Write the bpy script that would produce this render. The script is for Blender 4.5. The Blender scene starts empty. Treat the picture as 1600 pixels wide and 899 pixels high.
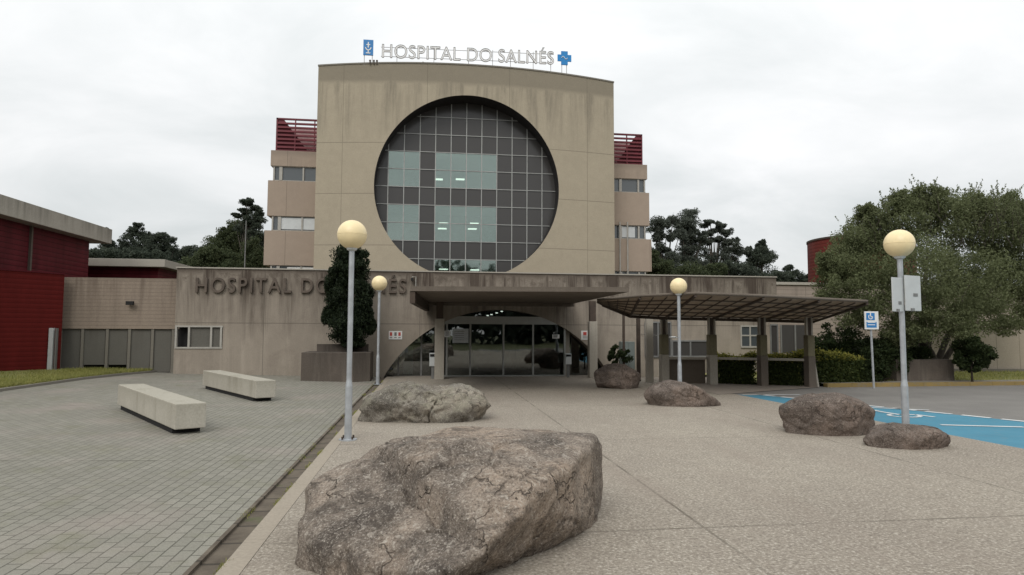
import bpy, bmesh, math, random
import numpy as np
from mathutils import Vector, Matrix, noise
random.seed(7); RNG = np.random.default_rng(11)
SC = bpy.context.scene
COL = SC.collection
# ------------------------------------------------------------------ camera
PHI = math.radians(7.5); PIT = math.atan(0.0665); ROLL = math.radians(0.25); HC = 1.85; FPX = 1000.0
fw0 = Vector((math.sin(PHI), math.cos(PHI), 0))
fwd = Vector((math.sin(PHI)*math.cos(PIT), math.cos(PHI)*math.cos(PIT), math.sin(PIT)))
rt0 = Vector((math.cos(PHI), -math.sin(PHI), 0)); up0 = rt0.cross(fwd)
rt = rt0*math.cos(ROLL) + up0*math.sin(ROLL); up = up0*math.cos(ROLL) - rt0*math.sin(ROLL)
CAM = Vector((0, 0, HC))
cd = bpy.data.cameras.new('camera'); cam = bpy.data.objects.new('camera', cd); COL.objects.link(cam)
m = Matrix((rt, up, -fwd)).transposed().to_4x4(); m.translation = CAM; cam.matrix_world = m
cd.sensor_width = 36; cd.lens = 36*FPX/1600; cd.clip_end = 3000; cd.clip_start = 0.05
SC.camera = cam

def ray(px, py): return fwd + rt*((px-800)/FPX) + up*((449.5-py)/FPX)
def G(px, py, z=0.0):
    r = ray(px, py); return CAM + r*((z-HC)/r.z)
SL = 0.022; XD = -1.62
def gz(x, y=0): return SL*(XD-x) if x < XD else 0.0
def GL(px, py):                                  # on the paving that falls to the drain
    r = ray(px, py); n = Vector((SL, 0, 1)); return CAM + r*((SL*XD - n.dot(CAM))/n.dot(r))
def D(px, py, d):
    r = ray(px, py); return CAM + r*(d/r.dot(fw0))
def YP(px, py, Y):
    r = ray(px, py); return CAM + r*(Y/r.y)
def XZ(px, Y): return YP(px, 450, Y).x

# ------------------------------------------------------------------ node helpers
class NT:
    def __init__(s, name, tree=None):
        if tree is None:
            s.mat = bpy.data.materials.new(name); s.mat.use_nodes = True; s.t = s.mat.node_tree
            s.t.nodes.clear()
        else: s.t = tree
    def n(s, typ, **kw):
        nd = s.t.nodes.new('ShaderNode'+typ)
        for k, v in kw.items():
            if k in nd.inputs.keys() if hasattr(nd.inputs, 'keys') else False: pass
            setattr(nd, k, v)
        return nd
    def l(s, a, b): s.t.links.new(a, b)
    def val(s, sock, v):
        if hasattr(v, 'is_linked') or isinstance(v, bpy.types.NodeSocket): s.l(v, sock)
        elif isinstance(v, (tuple, list)) and len(v) == 3 and sock.type == 'RGBA': sock.default_value = (*v, 1)
        else: sock.default_value = v
    def math(s, op, a, b=0.0, c=None, clamp=False):
        nd = s.n('Math', operation=op, use_clamp=clamp); s.val(nd.inputs[0], a); s.val(nd.inputs[1], b)
        if c is not None: s.val(nd.inputs[2], c)
        return nd.outputs[0]
    def mix(s, f, a, b, bt='MIX'):
        nd = s.n('MixRGB', blend_type=bt); s.val(nd.inputs[0], f); s.val(nd.inputs[1], a); s.val(nd.inputs[2], b)
        return nd.outputs[0]
    def pos(s): return s.n('NewGeometry').outputs['Position']
    def obj(s): return s.n('TexCoord').outputs['Object']
    def scl(s, v, xyz):
        nd = s.n('Mapping'); s.l(v, nd.inputs['Vector']); nd.inputs['Scale'].default_value = xyz; return nd.outputs[0]
    def noise(s, v, sc, det=3, rough=.55, dist=0.0):
        nd = s.n('TexNoise'); s.l(v, nd.inputs['Vector']); nd.inputs['Scale'].default_value = sc
        nd.inputs['Detail'].default_value = det; nd.inputs['Roughness'].default_value = rough; nd.inputs['Distortion'].default_value = dist
        return nd.outputs['Fac']
    def vor(s, v, sc, feat='F1', out='Distance'):
        nd = s.n('TexVoronoi', feature=feat); s.l(v, nd.inputs['Vector']); nd.inputs['Scale'].default_value = sc; return nd.outputs[out]
    def ramp(s, f, a, b):                         # linear map a..b -> 0..1 clamped
        nd = s.n('MapRange'); nd.clamp = True; s.val(nd.inputs[0], f); nd.inputs[1].default_value = a; nd.inputs[2].default_value = b
        return nd.outputs[0]
    def sep(s, v):
        nd = s.n('SeparateXYZ'); s.l(v, nd.inputs[0]); return nd.outputs
    def bump(s, h, st=.3, dist=.01):
        nd = s.n('Bump'); s.l(h, nd.inputs['Height']); nd.inputs['Strength'].default_value = st; nd.inputs['Distance'].default_value = dist
        return nd.outputs[0]
    def out(s, col, rough=.8, metal=0.0, nrm=None, spec=.3, emis=None, es=0, trans=None, tf=.25):
        p = s.n('BsdfPrincipled'); s.val(p.inputs['Base Color'], col); s.val(p.inputs['Roughness'], rough)
        s.val(p.inputs['Metallic'], metal); s.val(p.inputs['Specular IOR Level'], spec)
        if nrm is not None: s.l(nrm, p.inputs['Normal'])
        if emis is not None: s.val(p.inputs['Emission Color'], emis); p.inputs['Emission Strength'].default_value = es
        sh = p.outputs[0]
        if trans is not None:
            t = s.n('BsdfTranslucent'); s.val(t.inputs[0], trans); mx = s.n('MixShader'); mx.inputs[0].default_value = tf
            s.l(sh, mx.inputs[1]); s.l(t.outputs[0], mx.inputs[2]); sh = mx.outputs[0]
        o = s.n('OutputMaterial'); s.l(sh, o.inputs[0]); return s.mat

def seam_x(k, x, per, off, w):
    a = k.math('ADD', x, off); a = k.math('DIVIDE', a, per); a = k.math('FRACT', a); a = k.math('SUBTRACT', a, .5); a = k.math('ABSOLUTE', a)
    return k.math('GREATER_THAN', a, .5-w/per)

def concrete(name, base, stain, amount, ztop, depth, seams=(), per=0, off=0, sw=.02, sharp=.5, board=0, patch=.25, lum=0.0):
    k = NT(name); p = k.pos(); X, Y, Z = k.sep(p)[:3]
    big = k.ramp(k.noise(p, .35, 4), .3, .7); med = k.noise(p, 2.2, 5, .65); fine = k.noise(p, 30, 3)
    c = k.mix(k.math('MULTIPLY', big, patch), base, tuple(v*.72 for v in base))
    c = k.mix(k.math('MULTIPLY', k.ramp(med, .35, .75), .35), c, tuple(min(1, v*1.22) for v in base))
    st = k.noise(k.scl(p, (1.5, 1.5, .13)), 1.0, 5, .68, .35)
    st2 = k.noise(k.scl(p, (6, 6, .15)), 1.0, 3, .6)
    h = k.ramp(k.math('ADD', Z, k.math('MULTIPLY', k.math('SUBTRACT', st, .5), depth*1.6)), ztop-depth, ztop)
    if lum:
        ls = k.noise(k.scl(p, (1.5, 1.5, .12)), 1.0, 5, .65, .6); c = k.mix(k.math('MULTIPLY', k.ramp(ls, .48, .68), .5), c, (.43,.38,.315)); c = c if ztop > 3 else k.mix(.6, c, base); bl_ = k.noise(p, .9, 5, .7, .5); c = k.mix(k.math('MULTIPLY', k.ramp(bl_, .5, .7), .4), c, (.17,.14,.115))
    s1 = k.math('MULTIPLY', k.ramp(st, sharp-.05, sharp+.16), k.math('POWER', h, .8))
    s2 = k.math('MULTIPLY', k.ramp(st2, .5, .75), h)
    s = k.math('ADD', k.math('MULTIPLY', s1, amount), k.math('MULTIPLY', s2, amount*.32), clamp=True)
    top = k.math('MULTIPLY', k.ramp(k.math('ADD', Z, k.math('MULTIPLY', med, .25)), ztop-.25, ztop+.1), amount)
    s = k.math('MAXIMUM', s, top)
    if lum and ztop > 3:
        hb = k.ramp(k.math('ADD', Z, k.math('MULTIPLY', k.math('SUBTRACT', st2, .5), 1.6)), ztop-1.0, ztop-.35)
        s = k.math('MAXIMUM', s, k.math('MULTIPLY', k.math('MULTIPLY', hb, k.ramp(k.noise(p, 3.5, 5, .75), .36, .6)), .72))
    c = k.mix(s, c, stain)
    c = k.mix(.25, c, k.mix(fine, (0, 0, 0), (1, 1, 1)), 'OVERLAY')
    hgt = k.math('ADD', k.math('MULTIPLY', fine, .3), med)
    se = None
    for z0 in seams:
        a = k.math('LESS_THAN', k.math('ABSOLUTE', k.math('SUBTRACT', Z, z0)), sw)
        se = a if se is None else k.math('MAXIMUM', se, a)
    if per:
        a = seam_x(k, X, per, off, sw*.8); se = a if se is None else k.math('MAXIMUM', se, a)
    if board:
        b = seam_x(k, Z, board, 0, board*.09); b = k.math('MULTIPLY', b, .55); se = b if se is None else k.math('MAXIMUM', se, b)
    if se is not None:
        c = k.mix(k.math('MULTIPLY', se, .55), c, tuple(v*.35 for v in base))
        hgt = k.math('SUBTRACT', hgt, k.math('MULTIPLY', se, 1.0))
    return k.out(c, .88, nrm=k.bump(hgt, .35, .015), spec=.2)

def plain(name, col, rough=.6, metal=0, var=.15, sc=3.0, spec=.4, bump=.0, lo=None):
    k = NT(name); p = k.obj(); f = k.noise(p, sc, 5, .6)
    c = k.mix(k.ramp(f, .3, .7), tuple(v*(1-var) for v in col) if lo is None else lo, tuple(min(1, v*(1+var)) for v in col))
    return k.out(c, k.math('ADD', k.math('MULTIPLY', f, .2), rough-.1), metal, spec=spec, nrm=k.bump(k.noise(p, sc*12, 3), bump, .01) if bump else None)

def slats(name, col, per, dark=.35, var=.2, rough=.6, stain=None):
    k = NT(name); p = k.pos(); Z = k.sep(p)[2]
    a = k.math('FRACT', k.math('DIVIDE', Z, per)); pr = k.math('PINGPONG', a, .5)
    f = k.noise(k.scl(p, (1.2, 1.2, .25)), 1.3, 4)
    c = k.mix(k.ramp(f, .3, .7), tuple(v*(1-var) for v in col), tuple(v*(1+var) for v in col))
    c = k.mix(k.math('MULTIPLY', k.math('LESS_THAN', pr, .07), dark), c, tuple(v*.3 for v in col))
    if stain:
        c = k.mix(k.math('MULTIPLY', k.ramp(k.noise(k.scl(p, (3, 3, .3)), 1, 4, .7), .5, .72), .55), c, stain)
    return k.out(c, rough, nrm=k.bump(pr, .6, .02), spec=.12)

def leafmat(name, c1, c2, c3=None, tf=.42):
    k = NT(name); g = k.n('NewGeometry'); r = g.outputs['Random Per Island']
    c = k.mix(r, c1, c2)
    if c3: c = k.mix(k.ramp(k.noise(k.pos(), 1.2, 2), .48, .66), c, c3)
    return k.out(c, .65, spec=.2, trans=c, tf=tf)

def glass(name, tint, refl, rough=.02, rcol=(1, 1, 1)):
    k = NT(name); t = k.n('BsdfTransparent'); t.inputs[0].default_value = (*tint, 1)
    g = k.n('BsdfGlossy'); g.inputs['Roughness'].default_value = rough; g.inputs[0].default_value = (*rcol, 1)
    k.l(k.bump(k.noise(k.pos(), .8, 2), .06, .05), g.inputs['Normal'])
    mx = k.n('MixShader'); mx.inputs[0].default_value = refl; k.l(t.outputs[0], mx.inputs[1]); k.l(g.outputs[0], mx.inputs[2])
    o = k.n('OutputMaterial'); k.l(mx.outputs[0], o.inputs[0]); return k.mat

def emit(name, col, s):
    k = NT(name); e = k.n('Emission'); e.inputs[0].default_value = (*col, 1); e.inputs[1].default_value = s
    o = k.n('OutputMaterial'); k.l(e.outputs[0], o.inputs[0]); return k.mat

# ------------------------------------------------------------------ mesh helpers
class MB:
    def __init__(s): s.v = []; s.f = []
    def add(s, vs, fs):
        b = len(s.v); s.v += [tuple(q) for q in vs]; s.f += [tuple(i+b for i in f) for f in fs]; return s
    def box(s, x0, x1, y0, y1, z0, z1):
        return s.add([(x0,y0,z0),(x1,y0,z0),(x1,y1,z0),(x0,y1,z0),(x0,y0,z1),(x1,y0,z1),(x1,y1,z1),(x0,y1,z1)],
                     [(0,3,2,1),(4,5,6,7),(0,1,5,4),(1,2,6,5),(2,3,7,6),(3,0,4,7)])
    def slab(s, bot, top):                        # two same-length rings
        n = len(bot); return s.add(list(bot)+list(top), [tuple(range(n-1,-1,-1)), tuple(range(n, 2*n))]+[(i,(i+1)%n,(i+1)%n+n,i+n) for i in range(n)])
    def obox(s, a, b, w, z0, z1):                 # box along segment a-b (xy), width w
        a = Vector(a[:2]); b = Vector(b[:2]); t = (b-a).normalized(); q = Vector((-t.y, t.x))*w/2
        r = [a-q, b-q, b+q, a+q]; return s.slab([(p.x,p.y,z0) for p in r], [(p.x,p.y,z1) for p in r])
    def prism_xz(s, pts, y0, y1):
        return s.slab([(x,y0,z) for x,z in pts], [(x,y1,z) for x,z in pts])
    def tube(s, pts, rad, n=10, cap=True):
        pts = [Vector(p) for p in pts]; rad = rad if isinstance(rad, (list,tuple)) else [rad]*len(pts)
        vs = []; fs = []; m_ = len(pts)
        for i, p in enumerate(pts):
            t = (pts[min(i+1,m_-1)]-pts[max(i-1,0)]).normalized(); a = Vector((0,0,1)) if abs(t.z) < .9 else Vector((1,0,0))
            u = t.cross(a).normalized(); w = t.cross(u)
            for k in range(n):
                an = 2*math.pi*k/n; vs.append(p+(u*math.cos(an)+w*math.sin(an))*rad[i])
        for i in range(m_-1):
            for k in range(n): fs.append((i*n+k, i*n+(k+1)%n, (i+1)*n+(k+1)%n, (i+1)*n+k))
        if cap: fs += [tuple(range(n)), tuple(range((m_-1)*n, m_*n))]
        return s.add(vs, fs)
    def lathe(s, c, prof, n=24):
        vs = [(c[0]+r*math.cos(2*math.pi*k/n), c[1]+r*math.sin(2*math.pi*k/n), c[2]+z) for r, z in prof for k in range(n)]
        fs = [(i*n+k, i*n+(k+1)%n, (i+1)*n+(k+1)%n, (i+1)*n+k) for i in range(len(prof)-1) for k in range(n)]
        fs += [tuple(range(n-1,-1,-1)), tuple(range((len(prof)-1)*n, len(prof)*n))]
        return s.add(vs, fs)
    def build(s, name, mat, parent=None, smooth=False, bevel=0, recalc=True):
        me = bpy.data.meshes.new(name); off = Vector(parent_loc(parent)) if parent else Vector((0,0,0))
        me.from_pydata([(x-off.x, y-off.y, z-off.z) for x,y,z in s.v], [], s.f)
        if recalc or bevel:
            bm = bmesh.new(); bm.from_mesh(me); bmesh.ops.recalc_face_normals(bm, faces=bm.faces)
            if bevel: bmesh.ops.bevel(bm, geom=[e for e in bm.edges if e.calc_face_angle(0) > .5], offset=bevel, segments=2, affect='EDGES', profile=.6)
            bm.to_mesh(me); bm.free()
        if smooth: me.shade_smooth()
        me.materials.append(mat)
        o = bpy.data.objects.new(name, me); COL.objects.link(o)
        if parent: o.parent = parent
        return o
def parent_loc(p):
    v = Vector((0,0,0))
    while p is not None: v += p.location; p = p.parent
    return v
def tag(o, label=None, cat=None, group=None, kind=None):
    if label: o['label'] = label
    if cat: o['category'] = cat
    if group: o['group'] = group
    if kind: o['kind'] = kind
    return o
def thing(name, label, cat, loc=(0,0,0), group=None):
    o = bpy.data.objects.new(name, None); COL.objects.link(o); o.location = loc; o.empty_display_size = .2
    return tag(o, label, cat, group)
def struct(name, mb, mat, **k): return tag(mb.build(name, mat, **k), kind='structure')

# ------------------------------------------------------------------ materials
M = {}
M['tower'] = concrete('tower_concrete', (.365,.318,.24), (.14,.125,.098), .55, 17.7, 3.8, seams=(13.6, 10.35, 7.1), per=(XZ(918,40.7)-XZ(530,40.7))/3, off=-XZ(530,40.7), sw=.02, sharp=.50, patch=.28)
M['wing'] = concrete('wing_concrete', (.335,.27,.215), (.17,.14,.12), .4, 13.5, 3, per=3.1, sharp=.55)
M['podium'] = concrete('podium_concrete', (.29,.252,.208), (.072,.056,.045), .95, 4.15, 2.5, seams=(2.07,), per=5.9, off=.3, sw=.016, sharp=.44, patch=.5, lum=1)
M['boardwall'] = concrete('board_marked_concrete', (.275,.225,.18), (.13,.10,.08), .7, 3.9, 2.0, board=.14, sharp=.46)
M['fascia'] = concrete('fascia_concrete', (.36,.335,.29), (.13,.12,.10), .7, 6.8, .9, sharp=.46)
M['lowbuild'] = concrete('pale_wall_concrete', (.31,.26,.22), (.16,.13,.11), .4, 4.3, 1.5, per=1.6, sharp=.52, board=.22)
M['palewall'] = concrete('precast_wall', (.38,.33,.27), (.2,.17,.14), .4, 3.3, 1.5, per=1.1, sharp=.52)
M['planter'] = concrete('planter_concrete', (.105,.088,.074), (.05,.042,.036), .8, 1.5, 1.3, sharp=.42, patch=.6, lum=1)
M['bench'] = concrete('bench_concrete', (.43,.405,.345), (.20,.185,.14), .5, .75, .6, sharp=.48, patch=.45)
M['pillar'] = concrete('pillar_concrete', (.36,.33,.28), (.16,.14,.12), .4, 2.4, 2.0, sharp=.5)
M['canopy'] = concrete('canopy_concrete', (.14,.118,.097), (.075,.06,.049), .5, 3.3, .8, sharp=.5)
M['rust'] = plain('rusty_steel', (.058,.042,.032), .8, 0, .35)
M['red'] = slats('red_cladding', (.10,.0105,.009), .17, .4, .2, .8)
M['red_up'] = slats('red_corrugated', (.092,.012,.017), .2, .75, .3, .55)
M['redtop'] = plain('red_painted_steel', (.13,.02,.03), .6, 0, .2)
M['redslat'] = plain('red_louvre', (.145,.024,.034), .6, 0, .2)
M['redback'] = plain('faded_red_sheet', (.40,.25,.25), .6, 0, .2)
M['whiteframe'] = plain('pale_window_frame', (.36,.345,.31), .5, 0, .1)
M['mullion'] = plain('mullion_steel', (.34,.345,.33), .4, .2, .1)
M['steel'] = plain('galvanised_steel', (.40,.42,.44), .45, .35, .15, sc=6)
M['greysteel'] = plain('grey_steel', (.2,.2,.195), .5, .3, .15)
M['panel'] = concrete('grey_green_panel', (.125,.12,.105), (.08,.07,.06), .5, 2.1, 1.2, sharp=.5)
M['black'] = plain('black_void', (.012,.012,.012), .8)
M['darkpane'] = NT('dark_pane').out((.056,.053,.051), .22, spec=.45)
M['wingpane'] = NT('grey_pane').out((.07,.08,.085), .08, spec=.9)
M['clear'] = glass('clear_pane', (.68,.80,.75), .21, .03, (.88,.96,.92))
M['doorglass'] = glass('door_glass', (.62,.68,.66), .12, .01)
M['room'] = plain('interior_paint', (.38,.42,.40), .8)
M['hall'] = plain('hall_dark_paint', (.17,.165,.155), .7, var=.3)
M['lobbylight'] = emit('lit_fitting', (1, .97, .9), 1.7)
M['globe'] = plain('cream_globe_plastic', (.84,.69,.41), .42, 0, .10, spec=.5)
M['white'] = plain('white_paint', (.72,.72,.70), .5, 0, .06)
M['signgrey'] = plain('sign_back_grey', (.52,.54,.54), .5, .1, .08)
M['blue'] = plain('sign_blue', (.03,.19,.46), .45, 0, .1)
M['crossblue'] = plain('cross_blue', (.015,.21,.52), .45, 0, .1)
M['lettergrey'] = plain('letter_rim_steel', (.33,.32,.31), .5, .2, .1)
M['letterwhite'] = plain('letter_face_white', (.80,.80,.80), .5, 0, .05)
M['walletter'] = plain('weathered_letter', (.11,.087,.07), .85, 0, .3)
M['poster'] = plain('poster_paper', (.55,.58,.60), .7, 0, .15, sc=9)
M['signred'] = plain('pictogram_red', (.45,.06,.05), .6)
M['bark'] = plain('dark_bark', (.06,.05,.04), .9, 0, .3, sc=5, bump=.5)
M['kerb'] = concrete('kerb_stone', (.23,.21,.18), (.1,.1,.08), .4, .4, .4, sharp=.5)
M['leafbig'] = leafmat('willow_leaf', (.088,.105,.044), (.185,.205,.105), (.14,.16,.075))
M['leafconifer'] = leafmat('conifer_leaf', (.012,.02,.011), (.034,.048,.022))
M['leafhedge'] = leafmat('hedge_leaf', (.035,.055,.018), (.085,.105,.03))
M['leafyellow'] = leafmat('variegated_leaf', (.14,.15,.03), (.34,.31,.07))
M['leafdark'] = leafmat('dark_shrub_leaf', (.022,.036,.014), (.045,.062,.022))
M['leafeuc'] = leafmat('eucalyptus_leaf', (.07,.082,.066), (.12,.135,.11))
M['leafpine'] = leafmat('pine_leaf', (.048,.062,.046), (.085,.10,.072))
M['leafmid'] = leafmat('mixed_wood_leaf', (.045,.062,.03), (.09,.105,.05))
M['grass'] = leafmat('grass_blade', (.2,.23,.055), (.45,.42,.16), (.28,.28,.1))

def mat_ground():
    k = NT('soil_and_grass'); p = k.pos(); f = k.noise(p, .4, 6)
    c = k.mix(k.ramp(f, .35, .65), (.06,.07,.03), (.12,.12,.055)); return k.out(c, .95, nrm=k.bump(k.noise(p, 12, 4), .5, .03))
def mat_agg():
    k = NT('exposed_aggregate'); p = k.pos(); X, Y, Z = k.sep(p)[:3]
    big = k.noise(p, .28, 4); mid = k.noise(p, 3.2, 5, .7); peb = k.noise(p, 34, 4, .75); v = k.vor(p, 60)
    c = k.mix(k.ramp(big, .32, .68), (.25,.217,.178), (.335,.298,.243))
    c = k.mix(k.math('MULTIPLY', k.ramp(mid, .38, .7), .5), c, (.215,.187,.155))
    c = k.mix(k.math('MULTIPLY', k.ramp(peb, .52, .66), .75), c, (.56,.52,.45))
    c = k.mix(k.math('MULTIPLY', k.ramp(peb, .47, .34), .8), c, (.11,.092,.075))
    blot = k.noise(p, 9, 4, .7)
    c = k.mix(k.math('MULTIPLY', k.ramp(blot, .52, .66), .5), c, (.20,.17,.14))
    # wandering wheel tracks and damp stains
    st = k.noise(k.scl(p, (.9,.18,1)), 1.0, 4, .6)
    c = k.mix(k.math('MULTIPLY', k.ramp(st, .5, .68), .4), c, (.24,.2,.165))
    Xw = k.math('ADD', X, k.math('MULTIPLY', mid, .03)); Yw = k.math('ADD', Y, k.math('MULTIPLY', mid, .03))
    j = k.math('MAXIMUM', seam_x(k, Xw, 4.2, -2.62, .016), k.math('MULTIPLY', seam_x(k, Yw, 4.83, -5.88, .016), .95))
    jn = k.math('MULTIPLY', j, k.ramp(k.noise(p, 1.1, 3), .3, .6))
    c = k.mix(k.math('MULTIPLY', jn, .75), c, (.11,.095,.075))
    h = k.math('SUBTRACT', peb, jn)
    return k.out(c, .9, nrm=k.bump(h, .6, .012), spec=.2)
def mat_brick():
    k = NT('block_paving'); p = k.pos(); X, Y, Z = k.sep(p)[:3]
    cb = k.n('CombineXYZ'); k.l(Y, cb.inputs[0]); k.l(X, cb.inputs[1])
    b = k.n('TexBrick'); k.l(cb.outputs[0], b.inputs['Vector']); b.inputs['Scale'].default_value = 1
    b.inputs['Brick Width'].default_value = .24; b.inputs['Row Height'].default_value = .118; b.inputs['Mortar Size'].default_value = .0075
    b.inputs['Mortar Smooth'].default_value = .3; b.inputs['Bias'].default_value = 0
    b.inputs['Color1'].default_value = (.245,.234,.198,1); b.inputs['Color2'].default_value = (.205,.197,.165,1); b.inputs['Mortar'].default_value = (.10,.096,.078,1)
    big = k.noise(p, .3, 5, .6); fine = k.noise(p, 60, 3)
    c = k.mix(k.math('MULTIPLY', k.ramp(big, .45, .7), .5), b.outputs[0], (.165,.155,.13))
    red = k.noise(k.scl(p, (1,1,1)), .55, 3); 
    c = k.mix(k.math('MULTIPLY', k.ramp(red, .52, .72), .30), c, (.33,.26,.24))
    moss = k.math('MULTIPLY', k.ramp(k.noise(p, 1.4, 6, .75), .52, .7), .4)
    c = k.mix(moss, c, (.15,.15,.085))
    c = k.mix(.3, c, k.mix(fine, (0,0,0), (1,1,1)), 'OVERLAY')
    j = seam_x(k, Y, 6.1, -9.45, .02)
    j = k.math('MULTIPLY', j, k.ramp(k.noise(p, 2, 3), .4, .6))
    c = k.mix(k.math('MULTIPLY', j, .8), c, (.07,.07,.045))
    h = k.math('ADD', k.math('MULTIPLY', b.outputs['Fac'], -1.0), k.math('MULTIPLY', fine, .3))
    return k.out(c, .85, nrm=k.bump(h, .5, .01), spec=.25)
def mat_asphalt():
    k = NT('worn_asphalt'); p = k.pos(); f = k.noise(p, .5, 5); g = k.noise(p, 50, 3)
    c = k.mix(k.ramp(f, .3, .7), (.155,.147,.137), (.21,.2,.185)); c = k.mix(.4, c, k.mix(g, (0,0,0),(1,1,1)), 'OVERLAY')
    return k.out(c, .9, nrm=k.bump(g, .4, .01))
def mat_paint(name, col, wear, under):
    k = NT(name); p = k.pos(); f = k.noise(p, 5, 6, .75); g = k.noise(p, .8, 4)
    c = k.mix(k.ramp(g, .3, .7), col, tuple(v*.8 for v in col))
    c = k.mix(k.math('MULTIPLY', k.ramp(f, .52, .68), wear), c, under)
    return k.out(c, .75, nrm=k.bump(k.noise(p, 50, 3), .3, .008), spec=.25)
def mat_drain():
    k = NT('drain_channel'); p = k.pos(); f = k.noise(p, 3, 5, .7); Y = k.sep(p)[1]
    c = k.mix(k.ramp(f, .3, .7), (.07,.056,.043), (.15,.125,.095)); c = k.mix(k.ramp(k.noise(p, 1.7, 4), .6, .72), c, (.07,.085,.03))
    c = k.mix(k.math('MULTIPLY', seam_x(k, Y, .5, 0, .02), .7), c, (.03,.026,.02))
    return k.out(c, .9, nrm=k.bump(f, .6, .02))
def mat_granite(name, base, dark, light, moss=None, warm=(.36,.27,.2)):
    k = NT(name); p = k.obj(); g = k.n('NewGeometry'); N = k.sep(g.outputs['Normal'])[2]
    a = k.noise(p, 1.6, 6, .7, .6); b = k.noise(p, 7, 6, .75, .4); sp = k.noise(p, 52, 5, .75); v = None
    c = k.mix(k.ramp(a, .34, .66), dark, base)
    c = k.mix(k.math('MULTIPLY', k.ramp(k.noise(p, 1.1, 4, .6), .46, .64), .7), c, warm)
    c = k.mix(k.math('MULTIPLY', k.ramp(b, .5, .68), .5), c, tuple(x*.6 for x in dark))
    c = k.mix(k.math('MULTIPLY', k.ramp(sp, .54, .66), .8), c, light)
    c = k.mix(k.math('MULTIPLY', k.ramp(sp, .46, .36), .75), c, tuple(x*.35 for x in dark))
    pale = k.math('MULTIPLY', k.ramp(k.noise(p, 13.0, 5, .7, .8), .56, .66), k.ramp(N, .1, .7))
    c = k.mix(k.math('MULTIPLY', pale, .55), c, light)
    pw = k.n('VectorMath', operation='ADD'); k.l(p, pw.inputs[0]); nz = k.n('TexNoise'); k.l(p, nz.inputs['Vector']); nz.inputs['Scale'].default_value = 2.5; nz.inputs['Detail'].default_value = 5
    k.l(nz.outputs['Color'], pw.inputs[1]); cr = k.vor(pw.outputs[0], 1.15, 'DISTANCE_TO_EDGE'); crk = k.math('MULTIPLY', k.ramp(cr, .014, .0), k.ramp(k.noise(p, 2.1, 2), .45, .6))
    c = k.mix(k.math('MULTIPLY', crk, .75), c, tuple(x*.25 for x in dark))
    lich = k.math('MULTIPLY', k.ramp(k.noise(p, 2.6, 6, .8, 1.0), .54, .62), .6); c = k.mix(lich, c, tuple(x*.62 for x in dark))
    if moss:
        m_ = k.math('MULTIPLY', k.ramp(k.noise(p, 3.5, 5, .7), .45, .6), k.ramp(N, -.2, .5))
        c = k.mix(k.math('MULTIPLY', m_, .5), c, moss)
    h = k.math('SUBTRACT', k.math('ADD', k.math('MULTIPLY', b, 1.4), k.math('MULTIPLY', sp, .5)), k.math('MULTIPLY', crk, .8))
    return k.out(c, .92, nrm=k.bump(h, .95, .035), spec=.15)
M['granite'] = mat_granite('granite_warm', (.33,.275,.225), (.105,.088,.075), (.56,.51,.44), warm=(.42,.33,.255))
M['granite2'] = mat_granite('granite_grey_lichen', (.31,.28,.24), (.105,.092,.078), (.50,.48,.40), moss=(.25,.235,.175), warm=(.33,.285,.225))
M['granite3'] = mat_granite('granite_brown', (.205,.165,.14), (.085,.068,.058), (.34,.30,.26), warm=(.25,.19,.155))

# ------------------------------------------------------------------ ground
struct('ground', MB().add([(-600,-200,-.06),(600,-200,-.06),(600,900,-.06),(-600,900,-.06)], [(0,1,2,3)]), mat_ground())
WY = 25.5                                                  # front plane of the podium
# block paving rising gently to the left of the drain
vs = []; NX, NYY = 24, 2
xs = np.linspace(-26, -1.80, NX)
mb = MB(); mb.add([(x, y, gz(x)) for x in xs for y in (-6, WY+1.5)], [(2*i, 2*i+2, 2*i+3, 2*i+1) for i in range(NX-1)])
struct('brick_paving', mb, mat_brick())
mb = MB(); mb.box(-1.80,-1.76,-6,WY,-.05,.008); mb.box(-1.76,-1.56,-6,WY,-.05,-.022); struct('drain_channel', mb, mat_drain())
mb = MB()
for i in range(32): mb.box(-1.56,-1.38,-6+i*1.0,-5.004+i*1.0,-.05,.006)
struct('drain_kerb', mb, concrete('drain_edge_stone', (.33,.29,.235), (.18,.15,.12), .3, .2, .4, sharp=.5))
# plaza of exposed aggregate
A0 = G(1152,617); A1 = G(1600,702)
dd = (A1-A0).normalized(); A2 = A1 + dd*9
pl = [(-1.376,-6,0),(A2.x,-6,0),(A2.x,A2.y,0),(A0.x,A0.y,0),(A0.x-.6,WY+1.2,0),(-1.376,WY+1.2,0)]
struct('plaza', MB().add([(x,y,.004) for x,y,_ in pl], [tuple(range(6))]), mat_agg())
struct('road', MB().add([(4.5,-10,-.004),(70,-10,-.004),(70,24.5,-.004),(4.5,24.5,-.004)], [(0,1,2,3)]), mat_asphalt())
# blue accessible bays
B0 = G(1185,617); B1 = G(1600,659); bd = (B1-B0).normalized(); B2 = B1+bd*9
struct('blue_parking_bay', MB().add([(q.x,q.y,.0) for q in (A0, A2, B2, B0)], [(0,1,2,3)]), mat_paint('blue_bay_paint', (.07,.235,.33), .35, (.17,.22,.25)))
mk = MB()
def stripe(a, b, w):
    a = Vector(a[:2]); b = Vector(b[:2]); t = (b-a).normalized(); q = Vector((-t.y,t.x))*w/2
    mk.add([(p.x,p.y,.008) for p in (a-q,b-q,b+q,a+q)], [(0,1,2,3)])
L = (B2-B0).length; n = int(L/.75)
for i in range(n):
    a = B0+bd*(i*.75); stripe(a, a+bd*.55, .16)
stripe(G(1362,637.5), G(1452,641.5), .12); stripe(G(1470,664.5), G(1600,668), .12); stripe(G(1160,617.6), G(1250,617.2), .12)
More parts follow.
